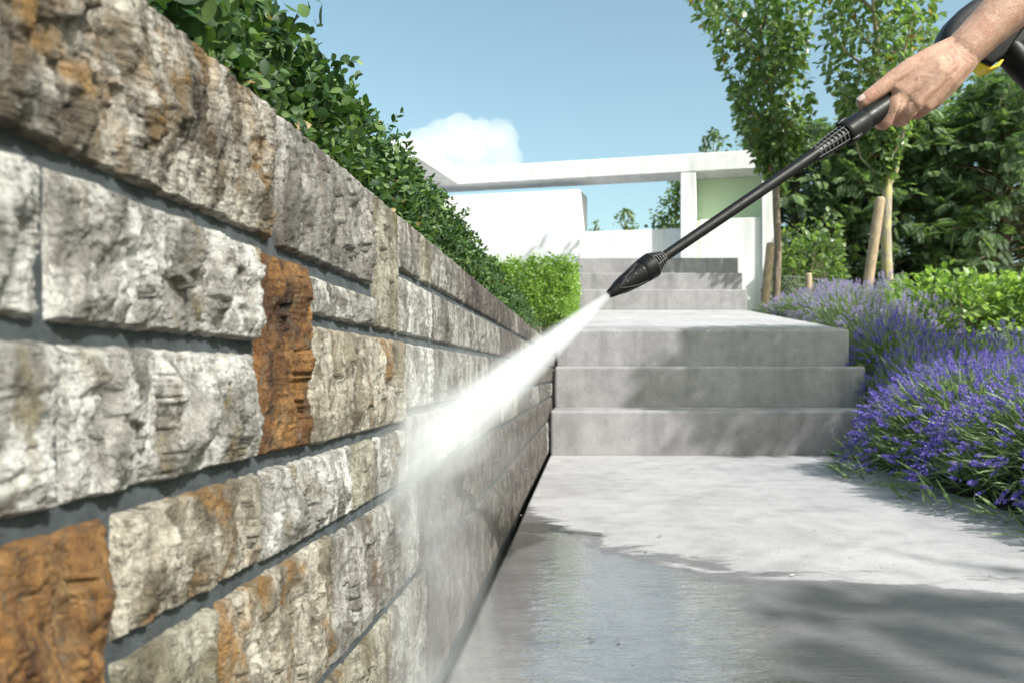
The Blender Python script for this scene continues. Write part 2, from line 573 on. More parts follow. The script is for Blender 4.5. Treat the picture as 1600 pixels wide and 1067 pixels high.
st = empty('concrete_staircase', (0.6, D1, 0), 'low flight of three wide grey concrete steps at the end of the wet path', 'staircase')
obj('step', bevel_box('step', (XL, 1.345, D1, D1 + TR - 0.002, -0.1, RI), 0.013, 3), M['concrete_lo'], st)
obj('step', bevel_box('step', (XL + 0.004, 1.368, D1 + TR, D1 + 2 * TR - 0.002, -0.1, 2 * RI), 0.013, 3), M['concrete_lo'], st)
SL = 0.116
obj('step', bevel_box('step', (XL - 0.002, 1.404, D1 + 2 * TR, D1 + 3 * TR - 0.002, -0.1, 3 * RI), 0.013, 3, SL), M['concrete_lo'], st)
Y3 = D1 + 3 * TR
Z3 = 3 * RI + SL * TR
YU = 7.35
me = bevel_box('ramp_path', (-0.16, 1.41, Y3, YU - 0.003, 0.1, Z3), 0.004, 1, SL)
for v in me.vertices:                       # its right edge flares a little uphill
    t = (v.co.y - Y3) / (YU - Y3)
    v.co.x += 0.10 * t if v.co.x > 0 else 0.06 * t
obj('sloping_path', me, M['concrete'], kind='structure')
ZU = 3 * RI + SL * (YU - D1 - 2 * TR)
su = empty('concrete_staircase', (0.7, YU, ZU), 'upper flight of three pale concrete steps leading to the white building', 'staircase')
for k in range(3):
    obj('step', bevel_box('step', (-0.10, 1.525 + 0.018 * k, YU + 0.3 * k, YU + 0.3 * (k + 1) - 0.002, ZU - 0.2, ZU + 0.197 * (k + 1)), 0.012, 2), M['concrete_lo'], su)
ZT = ZU + 0.197 * 3
obj('terrace', bevel_box('terrace', (-6, 1.56, YU + 0.9, 16, ZT - 0.6, ZT - 0.004), 0.01, 1), M['concrete'], kind='structure')

# ------------------------------------------------------------------ white concrete building
BR = Vector((2.33, 9.5, 0))
B1 = Vector((-0.978, 0.208, 0)).normalized()       # along the front, to the left
B2 = Vector((0.208, 0.978, 0)).normalized()        # to the back


def bslab(name, t0, t1, d0, d1, z0, z1, m, parent, w=0.008):
    bme = bevel_box(name, (t0, t1, d0, d1, z0, z1), w, 1)
    for v in bme.vertices:
        q = BR + B1 * v.co.x + B2 * v.co.y
        v.co = (q.x, q.y, v.co.z)
    bme.flip_normals()
    return obj(name, bme, m, parent)


bd = empty('garden_pavilion', (BR.x, BR.y, 0.9), 'white flat roofed concrete frame building with pale green recess, above the stairs', 'building')
bslab('roof_beam', -0.06, 4.55, 0.0, 0.42, 2.92, 3.15, M['white'], bd)
bslab('roof_beam', 4.16, 4.55, -1.3, -0.002, 2.92, 3.146, M['white'], bd)
bslab('column', 0.985, 1.178, 0.004, 0.24, 0.85, 2.918, M['white'], bd)
bslab('column', -0.03, 0.17, 0.004, 0.40, 0.80, 2.918, M['white'], bd)
bslab('wall_panel', 2.49, 4.6, 0.03, 0.50, 1.2, 2.78, M['white'], bd)
bslab('wall_panel', 1.18, 2.488, 0.20, 0.42, 1.2, 2.25, M['white'], bd)
bslab('wall_panel', 0.172, 0.935, 0.05, 0.20, 0.85, 2.32, M['white'], bd)
bslab('recess_wall', 0.172, 0.984, 0.402, 0.48, 0.9, 2.917, M['green_wall'], bd, 0.004)
bslab('recess_wall', 0.937, 0.984, 0.03, 0.40, 0.9, 2.30, M['green_wall'], bd, 0.003)

# ------------------------------------------------------------------ stone wall
XW = -A
wall = empty('stone_wall', (XW, 1.8, 0), 'low retaining wall of rough split limestone blocks with blue grey joints', 'wall')
mb = MB().box(XW - 0.13, XW - 0.0048, -1.2, 4.10, -0.1, 0.502)
mme = mb.mesh('mortar')
obj('mortar', mme, M['mortar'], wall)


def py_of(x):            # photo column -> distance along the wall
    return F * A / (VX - x)


def zk(k):               # slope towards the vanishing point -> height on the wall
    return H + A * k


def stone(y0, y1, z0, z1, kind, seed, relief=1.0, gap=0.0018, vgap=0.0021):
    r = np.random.default_rng(seed)
    y0, y1, z0, z1 = y0 + vgap, y1 - vgap, z0 + gap, z1 - gap
    ly, lz = y1 - y0, z1 - z0
    # size on the picture decides the mesh density
    xa, xb = (VX - F * A / max(y0, 0.2)), (VX - F * A / max(y1, 0.22))
    wpx = max(4, xb - xa)
    hpx = lz * F / max(0.5 * (y0 + y1), 0.2)
    ny = int(np.clip(max(wpx / 2.2, ly / 0.006), 8, 210)) if y1 > 0.2 else 24
    nz = int(np.clip(max(hpx / 2.2, lz / 0.006), 8, 170)) if y1 > 0.2 else 18
    ny, nz = min(ny, 210), min(nz, 170)
    s, t = np.meshgrid(np.linspace(0, 1, ny + 1), np.linspace(0, 1, nz + 1), indexing='ij')
    # thin rows hug the border so the arris is crisp
    s = s + 0.06 * np.sin(2 * np.pi * s) / -1.0 * 0.5
    t = t + 0.06 * np.sin(2 * np.pi * t) / -1.0 * 0.5
    Yv, Zv = y0 + s * ly, z0 + t * lz
    # wobbling outline
    e_s = np.minimum(s, 1 - s) * ly
    e_t = np.minimum(t, 1 - t) * lz
    wb = 0.0011 * min(1.0, relief + 0.2)
    Yv = Yv + wb * (pn(Yv * 0 + Zv * 38, s * 2, seed=seed) + 0.6 * pn(Zv * 130, s * 2, seed=seed + 1)) * np.exp(-e_s / 0.02)
    Zv = Zv + wb * (pn(Yv * 38, t * 2, seed=seed + 2) + 0.6 * pn(Yv * 130, t * 2, seed=seed + 3)) * np.exp(-e_t / 0.02)
    e = np.minimum(e_s, e_t) + 0.0010 * fbm(Yv * 90, Zv * 90, seed=seed + 4, oct=3)
    bev = min(0.0030, 0.10 * min(ly, lz))
    prof = sstep(0.0, bev, e)
    # split facets: tilted planes with hard borders
    wy = Yv + 0.008 * fbm(Yv * 50, Zv * 30, seed=seed + 5, oct=4)
    wz = (Zv + 0.012 * fbm(Yv * 50, Zv * 30, seed=seed + 6, oct=4)) * 0.5
    area = ly * lz
    K = int(np.clip(area / 0.00050, 6, 60))
    cy, cz = r.uniform(y0, y1, K), r.uniform(z0, z1, K) * 0.5
    hk = r.uniform(-0.35, 1.0, K)
    gy, gz = r.normal(0, 45, K), r.normal(0, 40, K)
    dist = (wy[..., None] - cy) ** 2 + (wz[..., None] - cz) ** 2
    wt = np.exp(-(dist - dist.min(-1, keepdims=True)) / (0.0010 ** 2))
    pl = hk + gy * (wy[..., None] - cy) + gz * (wz[..., None] - cz)
    fac = np.clip((wt * pl).sum(-1) / wt.sum(-1), -0.8, 1.6)
    bil = np.abs(pn(Yv * 46, Zv * 20, seed=seed + 7)) + 0.5 * np.abs(pn(Yv * 105, Zv * 48, seed=seed + 8)) + 0.26 * np.abs(pn(Yv * 230, Zv * 110, seed=seed + 13))
    low = fbm(Yv * 20, Zv * 12, seed=seed + 14, oct=2)
    fine = fbm(Yv * 330, Zv * 200, seed=seed + 9, oct=4, gain=0.75)
    pits = np.minimum(0, fbm(Yv * 150, Zv * 90, seed=seed + 10, oct=3, gain=0.6) + 0.36)
    # a few open cracks
    crk = -np.exp(-(fbm(Yv * 14, Zv * 9, seed=seed + 15, oct=4, gain=0.6) / 0.03) ** 2) * sstep(0.1, 0.4, pn(Yv * 18, Zv * 18, seed=seed + 16))
    d = relief * (0.0052 * fac + 0.0105 * (bil - 0.42) + 0.0030 * low) + (0.002 + 0.004 * relief) * pits + 0.003 * relief * crk
    # the margin is dressed almost flush, the middle is left bossed
    ew = sstep(0.0, 0.35 * min(ly, lz, 0.06), e)
    d = (0.0030 * relief + d) * (0.22 + 0.78 * ew) + 0.0013 * fine
    d = np.where(d > -0.001, d, -0.001 + 0.5 * (d + 0.001)).clip(-0.0028, 0.02)
    Xv = XW - 0.0062 + prof * (0.0052 + d)
    n, m = Xv.shape
    v = np.stack([Xv, Yv, Zv], -1).reshape(-1, 3)
    i = np.arange(n * m).reshape(n, m)
    f = [np.stack([i[:-1, :-1], i[1:, :-1], i[1:, 1:], i[:-1, 1:]], -1).reshape(-1, 4)]
    ring = np.concatenate([i[:, 0], i[-1, 1:], i[-2::-1, -1], i[0, -2:0:-1]])
    back = v[ring].copy()
    back[:, 0] = XW - 0.07
    nb = len(v)
    v = np.concatenate([v, back])
    k = np.arange(len(ring))
    k2 = (k + 1) % len(ring)
    f.append(np.stack([ring[k2], ring[k], nb + k, nb + k2], -1))
    return obj('stone', mesh_np('stone', v, [np.concatenate(f)], True), M['stone_' + kind], wall)


P = py_of
K0, KB = 0.87, -2.03
# (column or metre bounds, k bounds, kind, relief); the columns were read off the photograph
LAY = [
    # top course
    (-0.25, -0.02, .414, K0, 'umber', 1), (-0.02, P(435), .414, K0, 'umber', 1.2), (P(438), P(587), .402, K0, 'grey', .8),
    (P(587), P(625), .205, K0, 'moss', .55), (P(625), P(660), .55, K0, 'grey', .5), (P(660), P(677), .55, K0, 'moss', .4),
    (P(677), P(728), .56, K0, 'grey', .45),
    # second
    (-0.3, 0.05, .085, .405, 'grey', .8), (0.05, P(78), .085, .405, 'pale', 1.0), (P(78), P(407), .085, .405, 'pale', 1.25),
    (P(405), P(488), -.268, .40, 'rust', 1.35), (P(488), P(587), .205, .375, 'pale', .8),
    (P(625), P(677), .205, .545, 'pale', .5), (P(677), P(717), .2, .55, 'grey', .5), (P(717), P(760), .2, .555, 'grey', .45),
    # third
    (-0.3, 0.02, -.268, .075, 'grey', 1), (0.02, P(100), -.268, .075, 'pale', 1.1), (P(100), P(405), -.268, .075, 'pale', 1.3),
    (P(488), P(636), -.275, .195, 'ochre', .75), (P(636), P(681), -.21, .19, 'pale', .5), (P(681), P(735), -.21, .19, 'grey', .5),
    # fourth
    (-0.35, 0.03, -.60, -.285, 'pale', 1), (0.03, P(183), -1.15, -.285, 'rust', 1.3),
    (P(183), P(412), -.59, -.285, 'ochre', 1.0), (P(412), P(553), -.60, -.285, 'pale', 1.0), (P(553), P(588), -.605, -.285, 'moss', .7),
    (P(588), P(640), -.605, -.285, 'pale', .6), (P(640), P(700), -.605, -.22, 'grey', .5),
    # fifth
    (-0.3, 0.03, -1.16, -.61, 'ochre', 1), (P(183), P(345), -1.16, -.61, 'moss', 1.0), (P(345), P(520), -1.16, -.61, 'ochre', 1.0),
    (P(520), P(655), -1.17, -.625, 'grey', .9), (P(655), P(715), -1.17, -.625, 'dirty', .55),
    # bottom
    (-0.3, 0.1, KB, -1.18, 'ochre', 1), (0.1, P(330), KB, -1.18, 'grey', 1), (P(330), P(545), KB, -1.18, 'ochre', .9),
    (P(545), P(612), KB, -1.19, 'moss', .8), (P(612), P(668), KB, -1.19, 'grey', .6), (P(668), P(728), KB, -1.19, 'dirty', .5),
]
sd = 100
for (ya, yb, ka, kb, kind, rel) in LAY:
    sd += 31
    stone(ya, yb, zk(ka), zk(kb), kind, sd, rel * 0.88)
# the far, still grimy end of the wall
COURSES = [(.56, K0, P(728)), (.2, .555, P(760)), (-.21, .19, P(735)), (-.605, -.22, P(700)), (-1.17, -.62, P(715)), (KB, -1.19, P(728))]
rr = random.Random(5)
for ka, kb, ys in COURSES:
    y = ys
    while y < 4.06:
        L = rr.choice([0.16, 0.22, 0.3, 0.36, 0.42])
        e = min(y + L, 4.09)
        if 4.09 - e < 0.12: e = 4.09
        sd += 31
        stone(y, e, zk(ka), zk(kb), rr.choice(['dirty', 'dirty', 'dirty', 'grey', 'dirty']), sd, 0.42)
        y = e
# behind the camera the wall goes on
for ka, kb in ((.41, K0), (.085, .405), (-.268, .075), (-.6, -.285), (-1.16, -.61), (KB, -1.18)):
    y = -1.19
    for e in (-0.95, -0.6, -0.3 if kb != -.285 else -0.35):
        sd += 31
        stone(y, e if not (kb == K0 and e == -0.3) else -0.25, zk(ka), zk(kb), rr.choice(['ochre', 'pale', 'grey']), sd, 0.9)
        y = e

# ================================================================== PLANTS


def leaf_unit(L=1.0, W=0.5, fold=0.12, droop=0.15, n=4):
    """oval leaf from the origin along z, upper side +y, folded at the midrib; 4(n-1)+... faces"""
    v, f = [], []
    for i in range(n + 1):
        t = i / n
        wd = W * 0.5 * math.sin(math.pi * min(1, t * 0.94 + 0.03)) ** 0.75 if 0 < i < n else 0.0
        y = -droop * t * t * L
        z = L * t
        v.append((0, y, z))
        if 0 < i < n:
            v.append((-wd, y + fold * wd * 2, z)); v.append((wd, y + fold * wd * 2, z))
    idx = lambda i: 0 if i == 0 else (1 + (i - 1) * 3 if i < n else 1 + (n - 1) * 3)
    tri, quad = [], []
    for i in range(n):
        a, b = idx(i), idx(i + 1)
        for sgn in (1, 2):
            if i == 0: tri.append((a, b + sgn, b) if sgn == 1 else (a, b, b + sgn))
            elif i == n - 1: tri.append((a + sgn, b, a) if sgn == 1 else (a, b, a + sgn))
            else: quad.append((a + sgn, b + sgn, b, a) if sgn == 1 else (a, b, b + sgn, a + sgn))
    fs = [np.array(tri)]
    if quad: fs.append(np.array(quad))
    return np.array(v), fs


LEAF4 = leaf_unit(n=3)
BOX = leaf_unit(1.0, 0.58, 0.10, 0.10, 4)


def merge(parts):
    b = MB()
    for v, f in parts: b.add(v, f)
    return np.concatenate(b.v), [np.concatenate(q) for q in b.f.values()]


def hedge_leaves(n_sprigs, sampler, leaf_len, pairs=5, unit=BOX):
    """sprigs of paired leaves: returns position, rotation, scale of every leaf"""
    pos, nor = sampler(n_sprigs)
    d = nor + 0.55 * rng.normal(size=pos.shape) + np.array([0, 0, 0.35])
    d /= np.linalg.norm(d, axis=1, keepdims=True)
    ls = leaf_len * rng.uniform(0.75, 1.2, n_sprigs)
    Pl, Dl, Ul, Sl = [], [], [], []
    side0 = np.cross(d, rng.normal(size=d.shape)); side0 /= np.linalg.norm(side0, axis=1, keepdims=True)
    side1 = np.cross(d, side0)
    for k in range(pairs):
        t = (k / (pairs - 1)) if pairs > 1 else 1
        base = pos + d * (ls * 2.3 * (t - 1.0))[:, None]
        sv = side0 if k % 2 == 0 else side1
        for sg in (1, -1):
            dd = d * (0.55 + 0.5 * t) + sv * sg * (1.0 - 0.35 * t) + 0.22 * rng.normal(size=d.shape)
            Pl.append(base); Dl.append(dd); Ul.append(d + 0.3 * rng.normal(size=d.shape))
            Sl.append(ls * (1.0 - 0.35 * t) * rng.uniform(0.8, 1.15, n_sprigs))
    return np.concatenate(Pl), np.concatenate(Dl), np.concatenate(Ul), np.concatenate(Sl)


def build_near_hedge():
    y0, y1 = -0.5, 3.35
    base = (-0.4, 1.4, 0.45)
    root = empty('boxwood_hedge', base, 'dark green clipped boxwood hedge growing along the top of the stone wall', 'hedge')

    def profile(u):
        """u 0..1 along the cut profile: front face up, rounded shoulder, top back; returns x,z,nx,nz"""
        x = np.where(u < 0.34, -0.232 + 0.012 * np.sin(u / 0.34 * 3.1), np.where(u < 0.52, -0.235 - 0.055 * (1 - np.cos((u - 0.34) / 0.18 * np.pi / 2)), -0.29 - (u - 0.52) / 0.48 * 0.34))
        z = np.where(u < 0.34, 0.495 + u / 0.34 * 0.115, np.where(u < 0.52, 0.61 + 0.055 * np.sin((u - 0.34) / 0.18 * np.pi / 2), 0.668 + 0 * u))
        ang = np.where(u < 0.34, 0.15, np.where(u < 0.52, 0.15 + (u - 0.34) / 0.18 * 1.35, 1.5))
        return x, z, np.cos(ang), np.sin(ang)

    def sampler(n):
        # more sprigs where the hedge is near
        q = rng.uniform(0, 1, n)
        y = y0 + (y1 - y0) * np.where(rng.uniform(0, 1, n) < 0.55, q * 0.42 + 0.12, q)
        u = rng.beta(1.0, 1.25, n)
        x, z, nx, nz = profile(u)
        bump = 0.020 * fbm(y * 7, z * 9 + x * 7, seed=11, oct=3)
        inw = rng.exponential(0.016, n) - 0.012 + np.where(rng.uniform(size=n) < 0.06, -0.02, 0)
        off = bump - np.clip(inw, -0.034, 0.06)
        p = np.stack([x + nx * off, y, z + nz * off], 1)
        return p, np.stack([nx, 0.0 * nx - 0.15, nz], 1)

    pos, d, up, s = hedge_leaves(4900, sampler, 0.0152)
    rot = frames(d, None, up)
    # the leaves that show largest are separate parts
    px = VX + F * pos[:, 0] / np.maximum(pos[:, 1], 0.05)
    pyy = VY - F * (pos[:, 2] - H) / np.maximum(pos[:, 1], 0.05)
    vis = (pos[:, 1] > 0.2) & (px > 260) & (px < 560) & (pyy > 0) & (pyy < 300)
    out = (pos[:, 0] + 0.25 * (pos[:, 2] - 0.5)) / 1.0
    score = np.where(vis, s / np.maximum(pos[:, 1], 0.1) + 0.9 * (pos[:, 0] + 0.25), -9)
    pick = np.argsort(-score)[:300]
    pick = pick[score[pick] > -5]
    single = mesh_np('leaf', *BOX)
    single.materials.append(M['box_leaf'])
    tint = [single]
    for i in pick:
        o = bpy.data.objects.new('leaf', single)
        Mx = np.eye(4); Mx[:3, :3] = rot[i] * s[i]; Mx[:3, 3] = pos[i]
        C.objects.link(o)
        o.parent = root
        o.matrix_parent_inverse = Matrix.Translation(root.location).inverted()
        o.matrix_basis = Matrix(Mx.tolist())
    keep = np.ones(len(pos), bool); keep[pick] = False
    nearby = keep & (pos[:, 1] > 0.15) & (pos[:, 1] < 0.85)
    v, f = merge([scatter(BOX, pos[nearby], rot[nearby], s[nearby]), scatter(LEAF4, pos[keep & ~nearby], rot[keep & ~nearby], s[keep & ~nearby])])
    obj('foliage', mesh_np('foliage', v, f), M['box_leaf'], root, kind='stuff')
    # twigs inside
    b = MB()
    r = random.Random(2)
    for i in range(420):
        y = r.uniform(0.0, y1)
        p0 = Vector((-0.36 + r.uniform(-.05, .05), y, 0.46))
        p2 = Vector((-0.25 - r.random() * 0.2, y + r.uniform(-.08, .08), 0.52 + r.random() * 0.14))
        p1 = (p0 + p2) / 2 + Vector((0, r.uniform(-.03, .03), r.uniform(-.02, .02)))
        b.tube([p0, p1, p2], [0.004, 0.003, 0.0015], 4, False)
    obj('twigs', b.mesh('twigs'), M['bark'], root, kind='stuff')
    n = 9000                                     # leaves deeper inside close the view
    p = np.stack([rng.uniform(-0.52, -0.272, n), rng.uniform(y0, y1, n), rng.uniform(0.47, 0.632, n)], 1)
    v, f = scatter(LEAF4, p, frames(rng.normal(size=(n, 3)) + [0.4, -0.2, 0.6]), rng.uniform(0.022, 0.038, n))
    obj('inner_foliage', mesh_np('inner_foliage', v, f), M['box_leaf'], root, kind='stuff')


build_near_hedge()


def build_far_hedge():
    root = empty('boxwood_hedge', (-0.6, 5.3, 0.7), 'sunlit bright green hedge left of the sloping path, below the white wall', 'hedge')

    def sampler(n):
        w = rng.uniform(0, 1, n)
        x = np.where(w < 0.45, rng.uniform(-1.25, -0.09, n), np.where(w < 0.6, -0.09, rng.uniform(-1.25, -0.09, n)))
        y = np.where(w < 0.45, 5.25, rng.uniform(5.25, 7.3, n))
        zb = 0.70 + 0.116 * (y - 5.0)
        z = np.where(w < 0.6, rng.uniform(0, 1, n) * (1.17 - zb) + zb, 1.17)
        nx = np.where(w < 0.45, 0, np.where(w < 0.6, 1, 0.0)); ny = np.where(w < 0.45, -1, 0.0); nz = np.where(w >= 0.6, 1, 0.12)
        off = 0.035 * fbm(x * 5, y * 5, z * 5, seed=21, oct=3) - rng.exponential(0.02, n) + 0.01
        return np.stack([x + nx * off, y + ny * off, z + nz * off], 1), np.stack([nx, ny, nz], 1)

    pos, d, up, s = hedge_leaves(2600, sampler, 0.030, 4)
    v, f = scatter(LEAF4, pos, frames(d, None, up), s)
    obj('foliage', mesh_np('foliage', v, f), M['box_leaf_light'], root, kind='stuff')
    n = 5000
    p = np.stack([rng.uniform(-1.2, -0.14, n), rng.uniform(5.31, 7.25, n), rng.uniform(0.66, 1.12, n)], 1)
    v, f = scatter(LEAF4, p, frames(rng.normal(size=(n, 3)) + [0, -0.5, 0.6]), rng.uniform(0.04, 0.08, n))
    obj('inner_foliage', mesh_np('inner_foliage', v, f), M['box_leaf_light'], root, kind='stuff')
    b = MB()
    r = random.Random(3)
    for i in range(24):
        x, y = r.uniform(-1.1, -0.3), r.uniform(5.4, 7.2)
        b.tube([(x, y, 0.6), (x + r.uniform(-.1, .1), y, 1.05)], [0.012, 0.005], 5, False)
    obj('stems', b.mesh('stems'), M['bark'], root, kind='stuff')


build_far_hedge()

# ------------------------------------------------------------------ broad leaved trees
TLEAF = leaf_unit(1.0, 0.62, 0.10, 0.28, 3)


def crown_points(n, zlo, zhi, cx, cy, rad, seed, hole=0.05, stretch=(2.2, 1.6)):
    """points in a column-like crown; noise opens gaps"""
    out = []
    got = 0
    while got < n:
        m = n * 3
        z = rng.uniform(zlo, zhi, m)
        a = rng.uniform(0, 2 * np.pi, m)
        q = rng.uniform(0, 1, m) ** 0.42
        lump = 1 + 0.28 * pn(np.cos(a) * 1.3, np.sin(a) * 1.3, z * 1.8, seed)
        r_ = rad(z) * lump * q
        p = np.stack([cx(z) + np.cos(a) * r_, cy(z) + np.sin(a) * r_, z], 1)
        k = fbm(p[:, 0] * stretch[0], p[:, 1] * stretch[0], p[:, 2] * stretch[1], seed + 5, 3) > hole + rng.normal(0, 0.12, m)
        p = p[k]
        out.append(p)
        got += len(p)
    return np.concatenate(out)[:n]


def young_tree(name, base, ztop, cx, cy, rad, zlo, n, leaf, label, trunk_r, bark, seed, hole=-0.1, mleaf='tree_leaf', group=None, limbs=16, stretch=(2.2, 1.6)):
    root = empty(name, base, label, 'tree', group)
    b = MB()
    zz = np.linspace(base[2] - 0.05, ztop - 0.3, 12)
    f = np.clip((zz - base[2]) / (zlo - base[2] + 0.4), 0, 1)
    pts = [(base[0] * (1 - g) + float(cx(z)) * g + 0.012 * math.sin(z * 5 + seed), base[1] * (1 - g) + float(cy(z)) * g, z) for z, g in zip(zz, f)]
    b.tube(pts, list(np.interp(zz, [zz[0], zlo, zz[-1]], [trunk_r, trunk_r * 0.85, 0.008])), 10)
    obj('trunk', b.mesh('trunk', True), bark, root)
    r = random.Random(seed)
    b = MB()
    for i in range(limbs):
        z0 = zlo - 0.1 + (ztop - zlo - 0.5) * i / limbs
        a = i * 2.4 + r.random()
        z1 = z0 + 0.55
        R1 = float(rad(z1)) * 0.9
        c0 = Vector((float(cx(z0)), float(cy(z0)), z0))
        c1 = Vector((float(cx(z1)) + math.cos(a) * R1, float(cy(z1)) + math.sin(a) * R1, z1 + r.uniform(-.1, .2)))
        mid = (c0 + c1) / 2 + Vector((math.cos(a) * 0.06, math.sin(a) * 0.06, -0.05))
        b.tube([c0, mid, c1], [trunk_r * 0.34, trunk_r * 0.22, trunk_r * 0.07], 5, False)
    obj('limbs', b.mesh('limbs'), bark, root, kind='stuff')
    p = crown_points(n, zlo, ztop, cx, cy, rad, seed, hole, stretch)
    c = np.stack([cx(p[:, 2]), cy(p[:, 2]), p[:, 2] - 0.3], 1)
    d = (p - c) * 0.8 + 0.55 * rng.normal(size=p.shape) * np.linalg.norm(p - c, axis=1, keepdims=True) + np.array([0, 0, -0.35])
    v, fa = scatter(TLEAF, p, frames(d, rng.normal(0, 0.5, len(p))), leaf * rng.uniform(0.65, 1.15, len(p)))
    obj('crown', mesh_np('crown', v, fa), M[mleaf], root, kind='stuff')
    return root


ta = U(1214, 492, 8.0)
young_tree('young_tree', (ta.x, 8.0, 0.86), 4.6,
           lambda z: np.interp(z, [2.4, 2.7, 3.6, 4.3, 6.0], [1.97, 1.97, 1.87, 1.72, 1.65]), lambda z: 8.0 + 0 * z,
           lambda z: np.interp(z, [2.35, 2.6, 3.0, 3.6, 4.3, 5.2, 6.0], [0.05, 0.22, 0.38, 0.46, 0.60, 0.3, 0.1]),
           2.45, 3500, 0.095, 'slim young tree in front of the right end of the white building', 0.042, M['bark'], 31, hole=-0.3)
tb = U(1388, 484, 7.0)
young_tree('young_tree', (tb.x, 7.0, 0.82), 4.5,
           lambda z: np.interp(z, [2.0, 2.6, 3.2, 4.0, 5.6], [2.72, 2.68, 2.63, 2.62, 2.6]), lambda z: 7.0 + 0 * z,
           lambda z: np.interp(z, [2.0, 2.4, 2.7, 3.1, 3.6, 4.6, 5.6], [0.03, 0.14, 0.30, 0.44, 0.56, 0.52, 0.1]),
           2.1, 3300, 0.088, 'young tree with lichen spotted pale trunk, tied beside a leaning stake', 0.050, M['bark_pale'], 47, hole=-0.3)


def post(name, p0, p1, r, label, cat, group=None):
    p0, p1 = Vector(p0), Vector(p1)
    root = empty(name, p0, label, cat, group)
    b = MB()
    d = (p1 - p0)
    b.tube([p0 + d * t for t in (0, .25, .5, .75, .97, .988, 1.0)], [r * q for q in (1.04, 1.0, .98, .97, .96, .9, .7)], 12)
    obj('shaft', b.mesh('shaft', True), M['stake'], root)
    return root


post('support_stake', U(1192, 510, 7.7), U(1204, 380, 7.7), 0.044, 'short leaning wooden stake in front of the white building beside the slim tree', 'stake')
post('support_stake', U(1345, 520, 6.8), U(1376, 309, 6.8), 0.046, 'long tilted wooden stake leaning against the pale lichen trunk', 'stake')
post('fence_post', U(1264, 500, 7.4), U(1263, 427, 7.4), 0.036, 'short grey wooden post rising out of the upper lavender', 'post')


def wire_fence():
    root = empty('wire_fence', U(1280, 500, 7.9), 'thin wire mesh fence sagging behind the short wooden post', 'fence')
    b = MB()
    c = lambda x: 432 + 0.00055 * (x - 1225) ** 2 * 3.2
    n = 26
    for i in range(-16, n):
        for sg in (1, -1):
            pts = []
            for j in range(0, 9):
                y = 505 - j * 9
                x = 1222 + i * 5.2 + sg * j * 5.2 + (0 if sg > 0 else 60)
                if 1222 <= x <= 1345 and y > c(x): pts.append(U(x, y, 7.9))
            if len(pts) > 1: b.tube(pts, 0.0016, 3, False)
    b.tube([U(x, c(x), 7.9) for x in range(1222, 1346, 6)], 0.003, 4, False)
    obj('wire_mesh', b.mesh('wire_mesh'), mat_plain('galvanised wire', (0.32, 0.34, 0.32), 0.5, None, 0.1, 20, Metallic=0.6), root)


wire_fence()

# ------------------------------------------------------------------ yews


def spray_unit():
    """flat drooping fan of pointed twigs"""
    v, tri = [], []

    def blade(p, d, L, wd):
        p, d = np.array(p, float), np.array(d, float)
        d /= np.linalg.norm(d)
        s = np.array([d[2], 0, -d[0]]); s /= np.linalg.norm(s) + 1e-9
        k = len(v)
        e = p + d * L; e[1] -= 0.16 * L
        m_ = p + d * L * 0.5
        v.extend([p, m_ + s * wd, e, m_ - s * wd])
        tri.append((k, k + 1, k + 2)); tri.append((k, k + 2, k + 3))
    blade((0, 0, 0), (0, 0, 1), 1.0, 0.035)
    for i in range(10):
        t = 0.10 + i * 0.085
        L = 0.52 * (1 - 0.55 * t)
        for sg in (1, -1):
            blade((0, -0.16 * t * t, t), (sg * 0.9, 0.0, 0.75), L, 0.028)
    return np.array(v), [np.array(tri)]


SPRAY = spray_unit()


def conifer(base, h, rad, seed, label, nb=110, per=23, size=0.25):
    root = empty('yew_tree', base, label, 'tree', 'dark evergreens behind the lavender')
    r = np.random.default_rng(seed)
    b = MB()
    b.tube([base, (base[0], base[1], base[2] + h * 0.9)], [0.14, 0.03], 8)
    obj('trunk', b.mesh('trunk'), M['bark'], root)
    P_, D_, S_ = [], [], []
    br = MB()
    for i in range(nb):
        t = ((i + r.random()) / nb) ** 0.85
        a = i * 2.39996 + r.normal(0, 0.3)
        z = base[2] + 0.15 + h * 0.93 * t
        Rm = rad * (1 - 0.10 * t) * math.sqrt(max(0.05, 1 - (max(0, t - 0.35) / 0.68) ** 2)) * r.uniform(0.72, 1.12)
        rise = 0.30 + 0.5 * t
        c = np.array([base[0], base[1], z])
        dirv = np.array([math.cos(a), math.sin(a), 0])
        path = lambda s_: c + dirv * Rm * s_ + np.array([0, 0, Rm * (rise * s_ - 0.42 * s_ * s_)])
        br.tube([path(0), path(0.5), path(0.95)], [0.025, 0.014, 0.004], 4, False)
        for k in range(per):
            s_ = r.uniform(0.38, 1.0)
            p = path(s_) + r.normal(0, 0.06 + 0.12 * (1.1 - s_), 3) * [1, 1, 0.6]
            d = dirv * r.uniform(0.4, 1.0) + r.normal(0, 0.45, 3) + np.array([0, 0, r.uniform(-0.95, 0.2)])
            P_.append(p); D_.append(d); S_.append(size * r.uniform(0.6, 1.15))
    obj('branches', br.mesh('branches'), M['bark'], root, kind='stuff')
    P_, D_ = np.array(P_), np.array(D_)
    v, f = scatter(SPRAY, P_, frames(D_, r.normal(0, 0.35, len(P_))), np.array(S_))
    obj('crown', mesh_np('crown', v, f), M['conifer'], root, kind='stuff')


